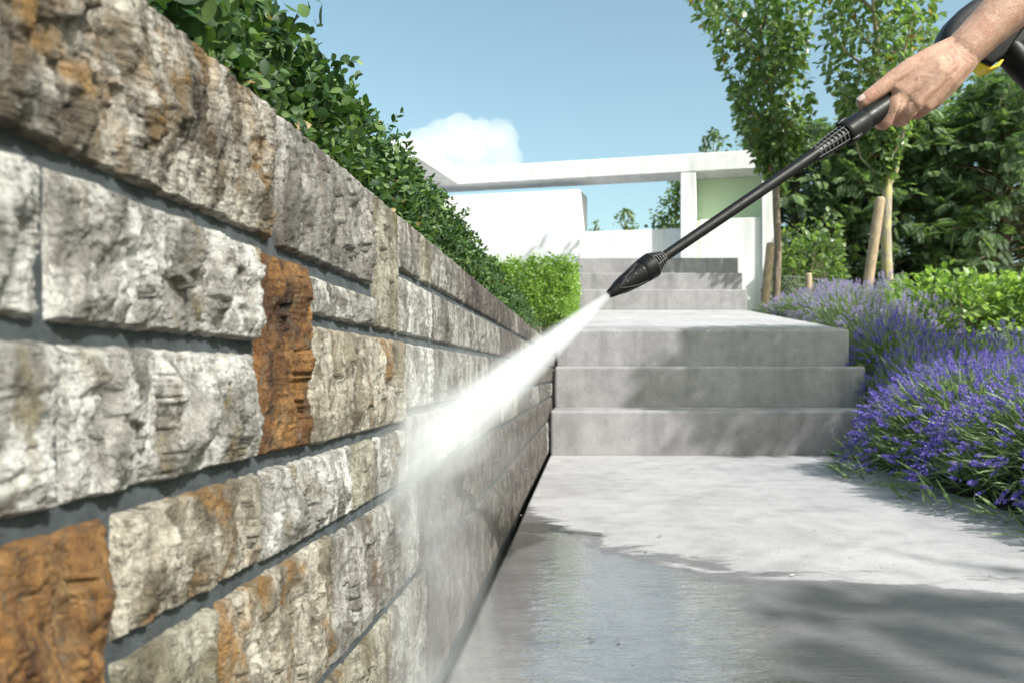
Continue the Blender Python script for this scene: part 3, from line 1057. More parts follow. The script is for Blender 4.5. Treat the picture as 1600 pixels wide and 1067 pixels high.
conifer((3.15, 11.6, 0.95), 3.1, 1.0, 1, 'narrow yew behind the pale trunk, leftmost of the dark evergreens', 100)
conifer((4.35, 11.2, 0.95), 3.2, 1.25, 2, 'broad dark yew right of the leaning stake, behind the bright shrub', 120)
conifer((5.75, 10.6, 0.95), 3.3, 1.35, 3, 'tall dark yew at the right edge of the picture', 120)
conifer((5.0, 13.0, 0.95), 4.0, 1.4, 4, 'tallest yew, its top just below the hand, behind the other evergreens', 110, 18, 0.32)
conifer((7.1, 12.2, 0.95), 4.3, 1.4, 5, 'yew below the forearm at the far right', 100, 18, 0.32)


# ------------------------------------------------------------------ leafy shrubs
def shrub(name, cx, cy, z0, rx, ry, h, n, leaf, m, label, seed, group=None):
    root = empty(name, (cx, cy, z0), label, 'shrub', group)
    a = rng.uniform(0, 2 * np.pi, n)
    q = rng.uniform(0, 1, n)
    el = np.arcsin(np.clip(rng.uniform(-0.15, 1, n), -1, 1))
    k = 1 - np.clip(rng.exponential(0.10, n), 0, 0.6)
    d = np.stack([np.cos(a) * np.cos(el), np.sin(a) * np.cos(el), np.sin(el)], 1)
    lump = 1 + 0.30 * fbm(d[:, 0] * 2, d[:, 1] * 2, d[:, 2] * 2, seed, 3)
    sg = lambda x: np.sign(x) * np.abs(x) ** 0.7
    p = np.stack([cx + rx * sg(d[:, 0]) * k * lump, cy + ry * sg(d[:, 1]) * k * lump, z0 + h * np.abs(sg(d[:, 2])) * k * lump + 0.02], 1)
    dd = d + 0.6 * rng.normal(size=d.shape) + np.array([0, 0, 0.1])
    v, f = scatter(TLEAF, p, frames(dd, rng.normal(0, 0.6, n)), leaf * rng.uniform(0.6, 1.2, n))
    obj('foliage', mesh_np('foliage', v, f), M[m], root, kind='stuff')
    b = MB()
    r = random.Random(seed)
    for i in range(26):
        t = r.uniform(0, 6.28); e = r.uniform(0.2, 0.85)
        b.tube([(cx + 0.1 * math.cos(t), cy + 0.1 * math.sin(t), z0 - 0.02), (cx + rx * e * 0.6 * math.cos(t), cy + ry * e * 0.6 * math.sin(t), z0 + h * 0.5), (cx + rx * e * math.cos(t), cy + ry * e * math.sin(t), z0 + h * 0.9)], [0.009, 0.006, 0.002], 4, False)
    obj('stems', b.mesh('stems'), M['bark'], root, kind='stuff')
    return root


shrub('leafy_shrub', 2.55, 5.2, 0.48, 0.46, 0.6, 0.52, 2600, 0.060, 'shrub_leaf', 'bright green leafy shrub at the foot of the pale lichen trunk', 61)
shrub('leafy_shrub', 3.15, 5.1, 0.46, 0.55, 0.6, 0.55, 2800, 0.062, 'shrub_leaf', 'bright green leafy shrub at the right edge behind the lavender', 62)
shrub('leafy_bush', 2.72, 9.6, 0.95, 0.5, 0.5, 1.15, 2600, 0.08, 'tree_leaf', 'mid green bush between the slim tree and the dark yews', 63)

# ------------------------------------------------------------------ trees far behind the building


def far_tree(base, ztop, zlo, r, n, leaf, label, seed, hole=-0.05):
    bx, by, bz = base
    young_tree('distant_tree', base, ztop, lambda z: bx + 0 * z, lambda z: by + 0 * z,
               lambda z: r * np.sqrt(np.clip(1 - ((z - (zlo + ztop) / 2) / ((ztop - zlo) / 2)) ** 2, 0.02, 1)), zlo, n, leaf, label, 0.14, M['bark'], seed, hole, 'far_leaf', 'trees behind the white building', 14, (0.9, 0.9))


far_tree((3.1, 25, 1.2), 6.75, 3.0, 1.15, 3000, 0.17, 'round tree seen through the opening left of the white column', 71)
far_tree((1.85, 38, 1.4), 8.55, 5.0, 0.75, 900, 0.20, 'small distant tree top above the low white wall, mid opening', 72)
far_tree((0.45, 42, 1.4), 8.8, 5.5, 0.45, 500, 0.19, 'tiny distant tree top beside the end of the tall white wall', 73)
far_tree((3.6, 22, 1.2), 7.35, 4.0, 0.55, 700, 0.15, 'tree top peeking over the middle of the roof beam', 74)
far_tree((4.7, 22, 1.2), 7.9, 4.0, 0.9, 1300, 0.16, 'tree top above the right end of the roof beam', 75, 0.05)
far_tree((11.2, 26, 1.2), 11.8, 5.0, 2.6, 2600, 0.24, 'tall loose tree behind the yews, under the forearm', 76, 0.1)


# ------------------------------------------------------------------ lavender
def spike_unit():
    """flower spike of little upright florets in whorls, along z, 1 long"""
    v, tri = [], []
    r = random.Random(9)
    W = 5
    for i in range(W):
        t = i / (W - 1)
        z = 0.02 + 0.86 * t + (0 if i else -0.28)
        rad = (0.18, 0.21, 0.20, 0.16, 0.09)[i]
        for k in range(5):
            a = k * 1.2566 + i * 0.6 + r.uniform(-.2, .2)
            c, s = math.cos(a), math.sin(a)
            b = len(v)
            L = 0.20
            wv = 0.075
            v.extend([(c * 0.03, s * 0.03, z), (c * rad * .75 - s * wv, s * rad * .75 + c * wv, z + L * .55), (c * rad * 1.1, s * rad * 1.1, z + L), (c * rad * .75 + s * wv, s * rad * .75 - c * wv, z + L * .55), (c * rad * .35, s * rad * .35, z + L * 1.1)])
            tri.extend([(b, b + 1, b + 2), (b, b + 2, b + 3), (b + 1, b + 4, b + 3)])
    return np.array(v), [np.array(tri)]


SPIKE = spike_unit()
BLADE = (np.array([(-0.03, 0, 0), (0.03, 0, 0), (0.045, 0.0, 0.45), (-0.045, 0.0, 0.45), (0, -0.10, 1.0)]), [np.array([(0, 1, 2, 3)]), np.array([(3, 2, 4)])])
spike_mesh = mesh_np('flower_spike', *SPIKE)
spike_mesh.materials.append(M['lav_flower'])


def lavender(x, y, R_, h, nst, label, seed, singles, sz=0.030, lean=(-0.06, -0.06)):
    z0 = float(terrain_z(np.array(x), np.array(y))) - 0.01
    root = empty('lavender_plant', (x, y, z0), label, 'lavender', 'lavender plants along the path')
    r = np.random.default_rng(seed)
    a = r.uniform(0, 2 * np.pi, nst)
    q = np.sqrt(r.uniform(0, 1, nst))                 # 0 upright, 1 splayed
    tip = np.stack([x + R_ * q * np.cos(a) + lean[0] * R_, y + R_ * q * np.sin(a) + lean[1] * R_, z0 + h * np.sqrt(np.clip(1 - 0.97 * q ** 2.2, 0.01, 1)) * r.uniform(0.82, 1.08, nst)], 1)
    tip[:, 2] = np.maximum(tip[:, 2], 0.02 + 0.05 * r.uniform(0, 1, nst))
    base = np.stack([x + 0.10 * R_ * q * np.cos(a), y + 0.10 * R_ * q * np.sin(a), np.full(nst, z0)], 1)
    mid = base * 0.42 + tip * 0.58 + np.stack([np.cos(a) * 0.02, np.sin(a) * 0.02, 0.05 + 0.06 * q], 1)
    dirv = tip - mid
    dirv = dirv / np.linalg.norm(dirv, axis=1, keepdims=True)
    dirv = dirv + 0.18 * r.normal(size=dirv.shape) + np.array([0, 0, 0.22])
    rot = frames(dirv, r.uniform(0, 6.28, nst))
    sc_ = sz * r.uniform(0.7, 1.35, nst)
    order = np.argsort(tip[:, 1] + 0.6 * tip[:, 0] - 0.5 * tip[:, 2])
    pick, rest = order[:singles], order[singles:]
    for i in pick:
        o = bpy.data.objects.new('flower_spike', spike_mesh)
        Mx = np.eye(4); Mx[:3, :3] = rot[i] * sc_[i]; Mx[:3, 3] = tip[i]
        C.objects.link(o)
        o.parent = root
        o.matrix_parent_inverse = Matrix.Translation(root.location).inverted()
        o.matrix_basis = Matrix(Mx.tolist())
    if len(rest):
        v, f = scatter(SPIKE, tip[rest], rot[rest], sc_[rest])
        obj('flower_spikes', mesh_np('flower_spikes', v, f), M['lav_sunlit' if y > 4.2 else 'lav_flower'], root, kind='stuff')
    # stems as thin three sided quads
    w = 0.0011
    vs_, fs = [], []
    for k, off in enumerate(((w, 0, 0), (-w * .5, w * .8, 0), (-w * .5, -w * .8, 0))):
        off = np.array(off)
        vs_.append(np.stack([base + off, mid + off, tip + off * 0.7], 1))
    vv = np.stack(vs_, 1).reshape(-1, 3)               # per stem: 3 sides x 3 rings
    i0 = (np.arange(nst) * 9)[:, None]
    for s in range(3):
        s2 = (s + 1) % 3
        for ring in range(2):
            fs.append(np.concatenate([i0 + s * 3 + ring, i0 + s2 * 3 + ring, i0 + s2 * 3 + ring + 1, i0 + s * 3 + ring + 1], 1))
    # grey green leaves up the stems
    nl = nst * 13
    si = r.integers(0, nst, nl)
    t = r.uniform(0.05, 0.86, nl) ** 0.9
    p = np.where((t < 0.58)[:, None], base[si] + (mid[si] - base[si]) * (t / 0.58)[:, None], mid[si] + (tip[si] - mid[si]) * ((t - 0.58) / 0.42)[:, None])
    p = p + r.normal(0, 0.015, p.shape)
    p[:, 2] = np.maximum(p[:, 2], z0 + 0.01)
    dl = (tip[si] - base[si]) * 1.4 + r.normal(0, 0.16, p.shape)
    lv, lf = scatter(BLADE, p, frames(dl, r.uniform(0, 6.28, nl)), 0.062 * r.uniform(0.5, 1.1, nl))
    b = MB().add(vv, np.concatenate(fs)).add(lv, lf)
    if y < 4:                                          # leaves hanging low over the edge of the bed
        nk = 800
        ak = r.uniform(0, 2 * np.pi, nk)
        qk = r.uniform(0.45, 1.0, nk)
        pk = np.stack([x + R_ * qk * np.cos(ak) - 0.05, y + R_ * qk * np.sin(ak), z0 + 0.01 + h * 0.55 * r.uniform(0, 1, nk) * np.sqrt(1.02 - qk ** 2)], 1)
        dk = np.stack([np.cos(ak), np.sin(ak), r.uniform(-0.2, 1.1, nk)], 1) + r.normal(0, 0.35, (nk, 3))
        b.add(*scatter(BLADE, pk, frames(dk, r.uniform(0, 6.28, nk)), 0.085 * r.uniform(0.5, 1.1, nk)))
    obj('stems_and_leaves', b.mesh('stems_and_leaves'), M['lav_leaf'], root, kind='stuff')


LAV = [  # x, y, radius, height, stems, separate spikes, label
    (1.46, 1.60, 0.46, 0.34, 420, 80, 'lavender at the lower right corner, nearest the camera'),
    (1.43, 2.12, 0.48, 0.38, 980, 295, 'lavender spilling over the path at the right edge, second nearest'),
    (1.43, 2.70, 0.48, 0.41, 980, 295, 'deep blue lavender mound spilling onto the path before the steps'),
    (1.62, 3.22, 0.46, 0.44, 700, 200, 'lavender mound overlapping the right end of the lowest step'),
    (1.50, 3.02, 0.28, 0.34, 300, 60, 'small lavender tuft pressed against the corner of the lowest step'),
    (1.98, 2.55, 0.44, 0.44, 460, 60, 'lavender behind the front row at the right edge of the photo'),
    (2.05, 3.25, 0.42, 0.46, 460, 60, 'lavender in the second row, straight below the right shrub'),
    (1.86, 3.85, 0.38, 0.42, 380, 60, 'lavender right of the middle step'),
    (1.60, 3.72, 0.28, 0.42, 260, 0, 'lavender tuft hugging the right end of the middle step'),
    (1.70, 4.18, 0.30, 0.40, 260, 0, 'lavender beside the corner of the top step of the low flight'),
    (2.25, 3.95, 0.40, 0.44, 280, 0, 'lavender in the third row below the left shrub'),
    (1.74, 4.55, 0.32, 0.42, 210, 0, 'pale lavender right of the top step of the low flight'),
    (2.1, 4.9, 0.32, 0.42, 210, 0, 'lavender below the pale lichen trunk'),
    (1.82, 5.3, 0.32, 0.46, 210, 0, 'lavender beside the lower half of the sloping path'),
    (1.95, 6.0, 0.32, 0.42, 210, 0, 'lavender beside the middle of the sloping path'),
    (2.1, 6.6, 0.34, 0.42, 210, 0, 'tall lavender in front of the leaning long stake'),
    (2.0, 7.1, 0.34, 0.34, 210, 0, 'lavender around the short grey post'),
    (2.4, 6.1, 0.34, 0.50, 200, 0, 'lavender between the long stake and the bright shrub'),
    (1.82, 7.5, 0.28, 0.20, 160, 0, 'lavender at the foot of the slim tree'),
]
for k, (x, y, r_, h, n, sg, lab) in enumerate(LAV):
    lavender(x, y, r_, h, n, lab, 500 + k, sg, sz=0.031 if y < 4 else 0.039)

# ------------------------------------------------------------------ the tree behind the camera that dapples the path and steps
young_tree('shade_tree', (5.2, 1.3, 0.0), 5.2, lambda z: np.interp(z, [2.7, 5.2], [3.15, 5.2]), lambda z: np.interp(z, [2.7, 5.2], [2.45, 0.7]),
           lambda z: np.interp(z, [2.6, 3.0, 4.2, 5.2], [0.3, 0.75, 0.8, 0.2]), 2.65, 3300, 0.10,
           'leafy tree beside the path whose dappled shade falls on the grey steps', 0.07, M['bark'], 88, hole=0.10, stretch=(3.0, 3.0))
young_tree('shade_tree', (4.9, -2.0, 0.0), 4.4, lambda z: np.interp(z, [2.6, 4.4], [3.05, 4.5]), lambda z: np.interp(z, [2.6, 4.4], [-0.85, -2.1]),
           lambda z: np.interp(z, [2.6, 2.9, 3.7, 4.4], [0.2, 0.5, 0.55, 0.2]), 2.65, 330, 0.10,
           'leafy tree behind the camera shading the wet right corner of the path', 0.07, M['bark'], 89, hole=0.2, stretch=(3.0, 3.0))

# ================================================================== SPRAY LANCE
TIP = U(952, 460, 0.86)
GRP = U(1368, 177, 1.03)
AX = (GRP - TIP)


def axis(px):
    """point on the lance axis that the photograph shows at column px"""
    q = (px - VX) / F
    t = (q * TIP.y - TIP.x) / (AX.x - q * AX.y)
    return TIP + AX * t


AXN = AX.normalized()
QL = AXN.to_track_quat('Z', 'Y')
lrot = QL.to_matrix()


def black(name, col=(0.006, 0.006, 0.0065), rough=0.40, bump=(900, 0.12, 0.0006)):
    s = NT(name)
    n = s.noise(s.pos(), 55, 5, 0.7)
    n2 = s.noise(s.pos(), bump[0], 2)
    b = s.bsdf(Base_Color=s.mix(n, tuple(q * 0.8 for q in col), tuple(q * 1.35 for q in col)), Roughness=s.ramp(n, [(0.3, rough - 0.07), (0.7, rough + 0.1)]), Normal=s.bump(n2, bump[1], bump[2]), Specular_IOR_Level=0.2)
    return s.m


M['blk'] = black('black moulded plastic')
M['blk_gloss'] = black('black lacquered tube', (0.005, 0.005, 0.0055), 0.48, (300, 0.05, 0.0005))
M['edge'] = black('scuffed black plastic edge', (0.06, 0.06, 0.063), 0.5)
M['yellow'] = mat_plain('yellow plastic', (0.85, 0.62, 0.01), 0.35, None, 0.05)
M['gun_grey'] = black('dark grey satin plastic', (0.03, 0.031, 0.036), 0.38)

lance = empty('spray_lance', TIP, 'black pressure washer lance with bullet shaped nozzle, held over the path', 'spray lance')


def lathe(name, prof, m, parent, seg=48, flat=None, smooth=True):
    """prof: (column in the photo, radius in photo pixels at that depth)"""
    pts, rad = [], []
    for px, rp in prof:
        p = axis(px)
        pts.append(p); rad.append(rp * p.y / F)
    a, b = lrot.col[0], lrot.col[1]
    v = []
    for p, r_ in zip(pts, rad):
        for k in range(seg):
            t = 2 * math.pi * k / seg
            rr_ = r_ * (flat(t) if flat else 1)
            v.append(tuple(p + a * (math.cos(t) * rr_) + b * (math.sin(t) * rr_)))
    n = len(pts)
    q = [(i * seg + k, i * seg + (k + 1) % seg, (i + 1) * seg + (k + 1) % seg, (i + 1) * seg + k) for i in range(n - 1) for k in range(seg)]
    mb_ = MB().add(v, np.array(q))
    for i in (0, n - 1):
        c = v[i * seg:(i + 1) * seg] + [tuple(pts[i])]
        f = np.array([(k, (k + 1) % seg, seg) for k in range(seg)])
        mb_.add(c, f[:, ::-1] if i == 0 else f)
    me_ = mb_.mesh(name)
    o = obj(name, me_, m, parent)
    bm = bmesh.new(); bm.from_mesh(me_)
    bmesh.ops.remove_doubles(bm, verts=bm.verts, dist=1e-6)
    bmesh.ops.recalc_face_normals(bm, faces=bm.faces)
    for f in bm.faces: f.smooth = smooth
    for e in bm.edges:
        if len(e.link_faces) == 2 and e.calc_face_angle(0) > 0.5: e.smooth = False
    bm.to_mesh(me_); bm.free()
    return o


nozzle = lathe('nozzle', [(952, 3.2), (955.5, 3.2), (952.5, 6.3), (953.4, 7.0), (958, 8.4), (966, 10.9), (975, 13.4), (984, 15.4), (993, 17.3), (1000, 18.6), (1001, 18.0), (1002, 18.0), (1003, 18.9), (1008, 19.6), (1014, 20.3), (1017.5, 20.4), (1018.5, 19.2)], M['blk'], lance)
lathe('nozzle_tip', [(950.6, 2.6), (950.4, 5.2), (951.4, 6.2), (952.4, 6.0)], M['blk_gloss'], nozzle)
# the ribbed back cone of the nozzle
lathe('back_cone', [(1017, 17.0), (1022, 15.0), (1030, 11.0), (1036, 9.2)], M['blk'], nozzle)
for px, rp in ((1018.6, 20.0), (1022.8, 17.9), (1027.0, 15.4), (1031.2, 12.9), (1035.2, 10.6)):
    lathe('rib', [(px, rp - 3.0), (px, rp), (px + 1.1, rp - 0.2), (px + 1.1, rp - 3.0)], M['edge'], nozzle, smooth=False)


def on_axis(px, ang, rp):
    p = axis(px)
    return p + (lrot.col[0] * math.cos(ang) + lrot.col[1] * math.sin(ang)) * (rp * p.y / F)


# angle on the lance that looks at the camera
TOCAM = (Vector((0, 0, H)) - axis(1000)).normalized()
ANG = math.atan2(TOCAM.dot(lrot.col[1]), TOCAM.dot(lrot.col[0]))
for k in range(8):
    b = MB()
    an = ANG + 0.25 + k * math.pi / 4
    b.tube([on_axis(1018.4, an, 19.7), on_axis(1027, an, 15.2), on_axis(1036, an, 10.2)], 0.0009, 5)
    obj('rib', b.mesh('rib'), M['edge'], nozzle)
# raised leaf shaped panels round the body, with their rim
for k in range(3):
    an = ANG + 0.12 + k * 2 * math.pi / 3
    b = MB()
    cols = np.linspace(964, 999, 11)
    rads = np.interp(cols, [952, 958, 966, 975, 984, 993, 1000], [6.6, 8.4, 10.9, 13.4, 15.4, 17.3, 18.6]) + 0.35
    half = 0.95 * np.sin(np.clip(np.linspace(0.0, 1.6, 11), 0, np.pi / 2)) ** 0.8
    up_ = [on_axis(c, an + h_, r_) for c, h_, r_ in zip(cols, half, rads)]
    dn_ = [on_axis(c, an - h_, r_) for c, h_, r_ in zip(cols, half, rads)]
    b.tube(up_[::-1] + dn_[1:], 0.00042, 5, False)
    obj('panel_rim', b.mesh('panel_rim', True), M['edge'], nozzle)
# embossed maker's lettering on the nozzle, black on black
fc = bpy.data.curves.new('lettering', 'FONT')
fc.body = 'KÄRCHER'
fc.size = 0.0062
fc.extrude = 0.00028
fc.align_x = 'CENTER'; fc.align_y = 'CENTER'
tmp = bpy.data.objects.new('tmp_text', fc)
C.objects.link(tmp)
bpy.context.view_layer.update()
tme = bpy.data.meshes.new_from_object(tmp.evaluated_get(bpy.context.evaluated_depsgraph_get()))
bpy.data.objects.remove(tmp)
e1 = AXN                                                     # reads from the tip towards the hand
pc = axis(983)
rc = 15.6 * pc.y / F
tilt = math.atan2((18.6 - 10.9) / F * 0.88, (axis(1000) - axis(966)).length)
an0 = ANG - 0.22
for v in tme.vertices:
    t = (v.co.x) / (axis(1000) - axis(966)).length
    px = 983 + v.co.x / (axis(1000) - axis(966)).length * 34
    r_ = np.interp(px, [966, 975, 984, 993, 1000], [10.9, 13.4, 15.4, 17.3, 18.6])
    q = on_axis(px, an0 + v.co.y / (r_ * pc.y / F), r_ + 0.1)
    rd = (q - axis(px)).normalized()
    q = q + rd * (v.co.z)
    v.co = q
obj('lettering', tme, black('worn black lettering', (0.032, 0.032, 0.034), 0.35), nozzle)
b = MB()
b.tube([on_axis(974 + i * 2.2, an0 - 0.42, np.interp(974 + i * 2.2, [966, 975, 984, 993, 1000], [10.9, 13.4, 15.4, 17.3, 18.6])) for i in range(9)], 0.00045, 5)
obj('lettering', b.mesh('lettering'), M['edge'], nozzle)

lathe('tube', [(1030, 8.2), (1035, 8.2), (1275, 9.4), (1285, 9.4)], M['blk_gloss'], lance, 32)
rs = lathe('ribbed_sleeve', [(1268, 9.6), (1271, 10.0), (1276, 10.4), (1300, 12.0), (1322, 13.2), (1326, 13.2)], M['blk'], lance)
for i in range(9):
    px = 1275 + i * 5.6
    r_ = np.interp(px, [1271, 1300, 1322], [10.6, 14.0, 15.6])
    lathe('rib', [(px, r_ - 3), (px, r_), (px + 1.2, r_ + 0.15), (px + 1.2, r_ - 3)], M['edge'], rs, smooth=False)
for k in range(8):
    b = MB()
    an = ANG + 0.1 + k * math.pi / 4
    b.tube([on_axis(1272, an, 10.2), on_axis(1300, an, 13.7), on_axis(1323, an, 15.2)], 0.0010, 5)
    obj('rib', b.mesh('rib'), M['edge'], rs)
hexf = lambda t: 1 + 0.035 * math.cos(3 * (t - ANG)) 
col_ = lathe('collar', [(1317, 13.5), (1317.2, 17.0), (1319, 18.4), (1321, 18.9), (1324, 18.7), (1336, 18.3), (1348, 18.0), (1350, 17.0), (1350.5, 15.6)], M['blk'], lance, 48, hexf)
for da in (0.9, -1.4):
    b = MB()
    an = ANG + da
    b.tube([on_axis(1316, an, 18.4), on_axis(1321, an, 19.4), on_axis(1327, an, 19.2), on_axis(1331, an, 18.2)], [0.002, 0.0034, 0.0034, 0.002], 8)
    obj('latch', b.mesh('latch', True), M['blk'], col_)
lathe('grip', [(1350.5, 15.8), (1352, 16.4), (1362, 16.2), (1390, 15.8), (1440, 15.5), (1500, 16.0), (1520, 16.0)], M['blk'], lance)
# gun body behind the wrist
GY = axis(1560).y + 0.035


def outline_solid(name, pts, Y, th, m, parent, bev=0.008):
    """closed outline given in photo pixels at depth Y, thickened along y and rounded"""
    bm = bmesh.new()
    fr = [bm.verts.new(U(px, py, Y)) for px, py in pts]
    f = bm.faces.new(fr)
    r_ = bmesh.ops.extrude_face_region(bm, geom=[f])
    for v in r_['geom']:
        if isinstance(v, bmesh.types.BMVert): v.co.y += th
    bmesh.ops.recalc_face_normals(bm, faces=bm.faces)
    ed = [e for e in bm.edges if abs(e.verts[0].co.y - e.verts[1].co.y) < 1e-6]
    bmesh.ops.bevel(bm, geom=ed, offset=bev, segments=4, affect='EDGES', profile=0.5)
    me_ = bpy.data.meshes.new(name)
    bm.to_mesh(me_); bm.free()
    for p_ in me_.polygons: p_.use_smooth = True
    return obj(name, me_, m, parent)


gun = outline_solid('gun_body', [(1474, 62), (1478, 44), (1488, 27), (1504, 11), (1524, -4), (1560, -22), (1610, -36), (1660, -30), (1668, 20), (1640, 62), (1600, 74), (1572, 84), (1556, 93), (1540, 98), (1520, 92), (1492, 82)], GY, 0.045, M['gun_grey'], lance, 0.012)
outline_solid('trim', [(1529, 97), (1534, 94), (1552, 103), (1556, 102), (1566, 93), (1569, 93.5), (1563, 103), (1548, 109.5), (1543, 108.5)], GY + 0.004, 0.030, M['yellow'], gun, 0.0012)
outline_solid('trigger_guard', [(1530, 92), (1552, 102), (1572, 86), (1602, 44), (1648, 20), (1630, 0), (1580, 40)], GY - 0.004, 0.030, M['blk'], gun, 0.005)
b = MB()
b.tube([U(1570, 70, GY + 0.02), U(1583, 88, GY + 0.02), U(1600, 107, GY + 0.02), U(1640, 150, GY + 0.02)], [0.020, 0.0215, 0.021, 0.019], 20)
obj('handle', b.mesh('handle', True), M['blk'], gun)

# ================================================================== HAND AND FOREARM
YH = axis(1420).y


def HP(px, py, d):
    """hand point: photo pixel and depth offset from the grip axis in mm (negative = nearer)"""
    return U(px, py, YH + d * 0.001)


def capsule_chain(mb_, pts, seg=20, n_cap=5):
    """tapered chain with round ends; pts = [(Vector, radius m)]"""
    for (p0, r0), (p1, r1) in zip(pts[:-1], pts[1:]):
        d = (p1 - p0)
        L = d.length
        dn = d / L
        prof = [(-r0 * math.cos(a), r0 * math.sin(a)) for a in np.linspace(0.02, math.pi / 2, n_cap)]
        prof += [(L * t, r0 + (r1 - r0) * t) for t in np.linspace(0, 1, 5)[1:-1]]
        prof += [(L + r1 * math.sin(a), r1 * math.cos(a)) for a in np.linspace(0, math.pi / 2 - 0.02, n_cap)]
        pp = [p0 + dn * s for s, _ in prof]
        mb_.tube(pp, [r for _, r in prof], seg, True)


MM = 0.001
px_m = YH / F          # metres per photo pixel at the hand


def chain(*a):
    return [(HP(x, y, d), r * px_m) for x, y, d, r in a]


hb = MB()
# forearm (flattened: two parallel chains)
capsule_chain(hb, chain((1700, -112, -30, 47), (1640, -52, -28, 41), (1585, 0, -26, 36), (1540, 44, -25, 31), (1503, 80, -24, 28)))
capsule_chain(hb, chain((1700, -96, -14, 47), (1640, -36, -14, 40), (1585, 10, -14, 34), (1540, 50, -15, 29), (1507, 84, -16, 26)))
# wrist to knuckles: metacarpals
WR = (1500, 84, -25, 24)
capsule_chain(hb, chain(WR, (1462, 110, -30, 22), (1410, 147, -27, 16)))          # index
capsule_chain(hb, chain(WR, (1465, 118, -32, 21), (1430, 160, -30, 15)))        # middle
capsule_chain(hb, chain((1502, 90, -24, 24), (1474, 124, -28, 20), (1446, 163, -24, 14.5)))   # ring
capsule_chain(hb, chain((1504, 96, -18, 22), (1484, 126, -19, 18), (1459, 158, -12, 13)))   # little
capsule_chain(hb, chain((1492, 92, -22, 22), (1440, 116, -25, 18), (1415, 128, -22, 14)))    # web filler
capsule_chain(hb, chain((1445, 122, -27, 20), (1428, 140, -25, 17), (1418, 146, -24, 14)))
# thumb
TH = chain((1486, 80, -24, 20), (1452, 93, -26, 17.0), (1422, 107, -26, 14.8), (1396, 124, -25, 13.2), (1374, 141, -24, 12.4), (1358, 153, -22, 11.9), (1348.5, 160.5, -21, 10.6))
capsule_chain(hb, TH)
# index finger: down past the grip, then curled behind it
capsule_chain(hb, chain((1410, 147, -27, 14.2), (1397, 168, -27, 13.4), (1382, 190, -20, 12.6)))
capsule_chain(hb, chain((1382, 190, -20, 12.6), (1377, 192, -4, 11.6), (1384, 188, 12, 11.0)))
capsule_chain(hb, chain((1384, 188, 12, 11.0), (1393, 172, 22, 10.2), (1402, 156, 22, 9.0)))
# middle finger
capsule_chain(hb, chain((1430, 160, -31, 13.2), (1419, 174, -27, 12.6), (1407, 187, -17, 12.0)))
capsule_chain(hb, chain((1407, 187, -17, 12.0), (1402, 186, -2, 11.5), (1407, 180, 13, 11.0)))
capsule_chain(hb, chain((1407, 180, 13, 11.0), (1415, 162, 22, 10.0), (1422, 146, 22, 9.0)))
# ring finger
capsule_chain(hb, chain((1446, 164, -24, 13.0), (1438, 172, -18, 12.2), (1430, 176, -8, 11.6)))
capsule_chain(hb, chain((1430, 176, -8, 11.6), (1427, 172, 6, 11.0), (1432, 164, 17, 10.6)))
capsule_chain(hb, chain((1432, 164, 17, 10.6), (1440, 148, 24, 9.6), (1446, 136, 22, 8.6)))
# little finger
capsule_chain(hb, chain((1459, 158, -12, 12.6), (1453, 163, -3, 11.4), (1448, 160, 8, 10.4)))
capsule_chain(hb, chain((1448, 160, 8, 10.4), (1453, 146, 18, 9.4), (1460, 134, 20, 8.0)))
# knuckle heads
for x, y, d, r in ((1410, 150, -30, 11), (1431, 162, -33.5, 10.5), (1447, 166, -27, 10), (1374, 142, -26, 9.5), (1384, 188, -23, 9.5)):
    capsule_chain(hb, chain((x, y, d, r), (x + 2, y - 2, d, r)), 14)
hm = hb.mesh('hand')
bm = bmesh.new(); bm.from_mesh(hm)
bmesh.ops.remove_doubles(bm, verts=bm.verts, dist=1e-6)
bmesh.ops.recalc_face_normals(bm, faces=bm.faces)
bm.to_mesh(hm); bm.free()
ho = bpy.data.objects.new('tmp_hand', hm)
C.objects.link(ho)
md = ho.modifiers.new('r', 'REMESH'); md.mode = 'VOXEL'; md.voxel_size = 0.00145
md = ho.modifiers.new('s', 'SMOOTH'); md.factor = 0.5; md.iterations = 5
bpy.context.view_layer.update()
hme = bpy.data.meshes.new_from_object(ho.evaluated_get(bpy.context.evaluated_depsgraph_get()))
bpy.data.objects.remove(ho)
# tendons, veins and creases pushed into the skin
nv = len(hme.vertices)
cov = np.empty(nv * 3, np.float32); hme.vertices.foreach_get('co', cov); cov = cov.reshape(-1, 3).astype(float)
nov = np.empty(nv * 3, np.float32); hme.vertices.foreach_get('normal', nov); nov = nov.reshape(-1, 3).astype(float)
hpx = VX + F * cov[:, 0] / cov[:, 1]
hpy = VY - F * (cov[:, 2] - H) / cov[:, 1]
facing = sstep(-0.1, 0.45, -nov[:, 1])


def stroke(pts, wpx, amp):
    """soft ridge (amp m) along a polyline given in photo pixels, on the skin that faces the camera"""
    dmin = np.full(nv, 1e9)
    for (x0, y0), (x1, y1) in zip(pts[:-1], pts[1:]):
        dx, dy = x1 - x0, y1 - y0
        t = np.clip(((hpx - x0) * dx + (hpy - y0) * dy) / (dx * dx + dy * dy), 0, 1)
        dmin = np.minimum(dmin, np.hypot(hpx - x0 - t * dx, hpy - y0 - t * dy))
    return amp * np.exp(-(dmin / wpx) ** 2) * facing


dsp = np.zeros(nv)
# tendons to the knuckles
dsp += stroke([(1498, 92), (1462, 116), (1414, 150)], 4.2, 0.0007)
dsp += stroke([(1500, 98), (1468, 126), (1433, 164)], 3.6, 0.0009)
dsp += stroke([(1502, 104), (1476, 134), (1450, 168)], 3.2, 0.0008)
dsp += stroke([(1470, 92), (1436, 106), (1402, 124)], 3.4, 0.0007)
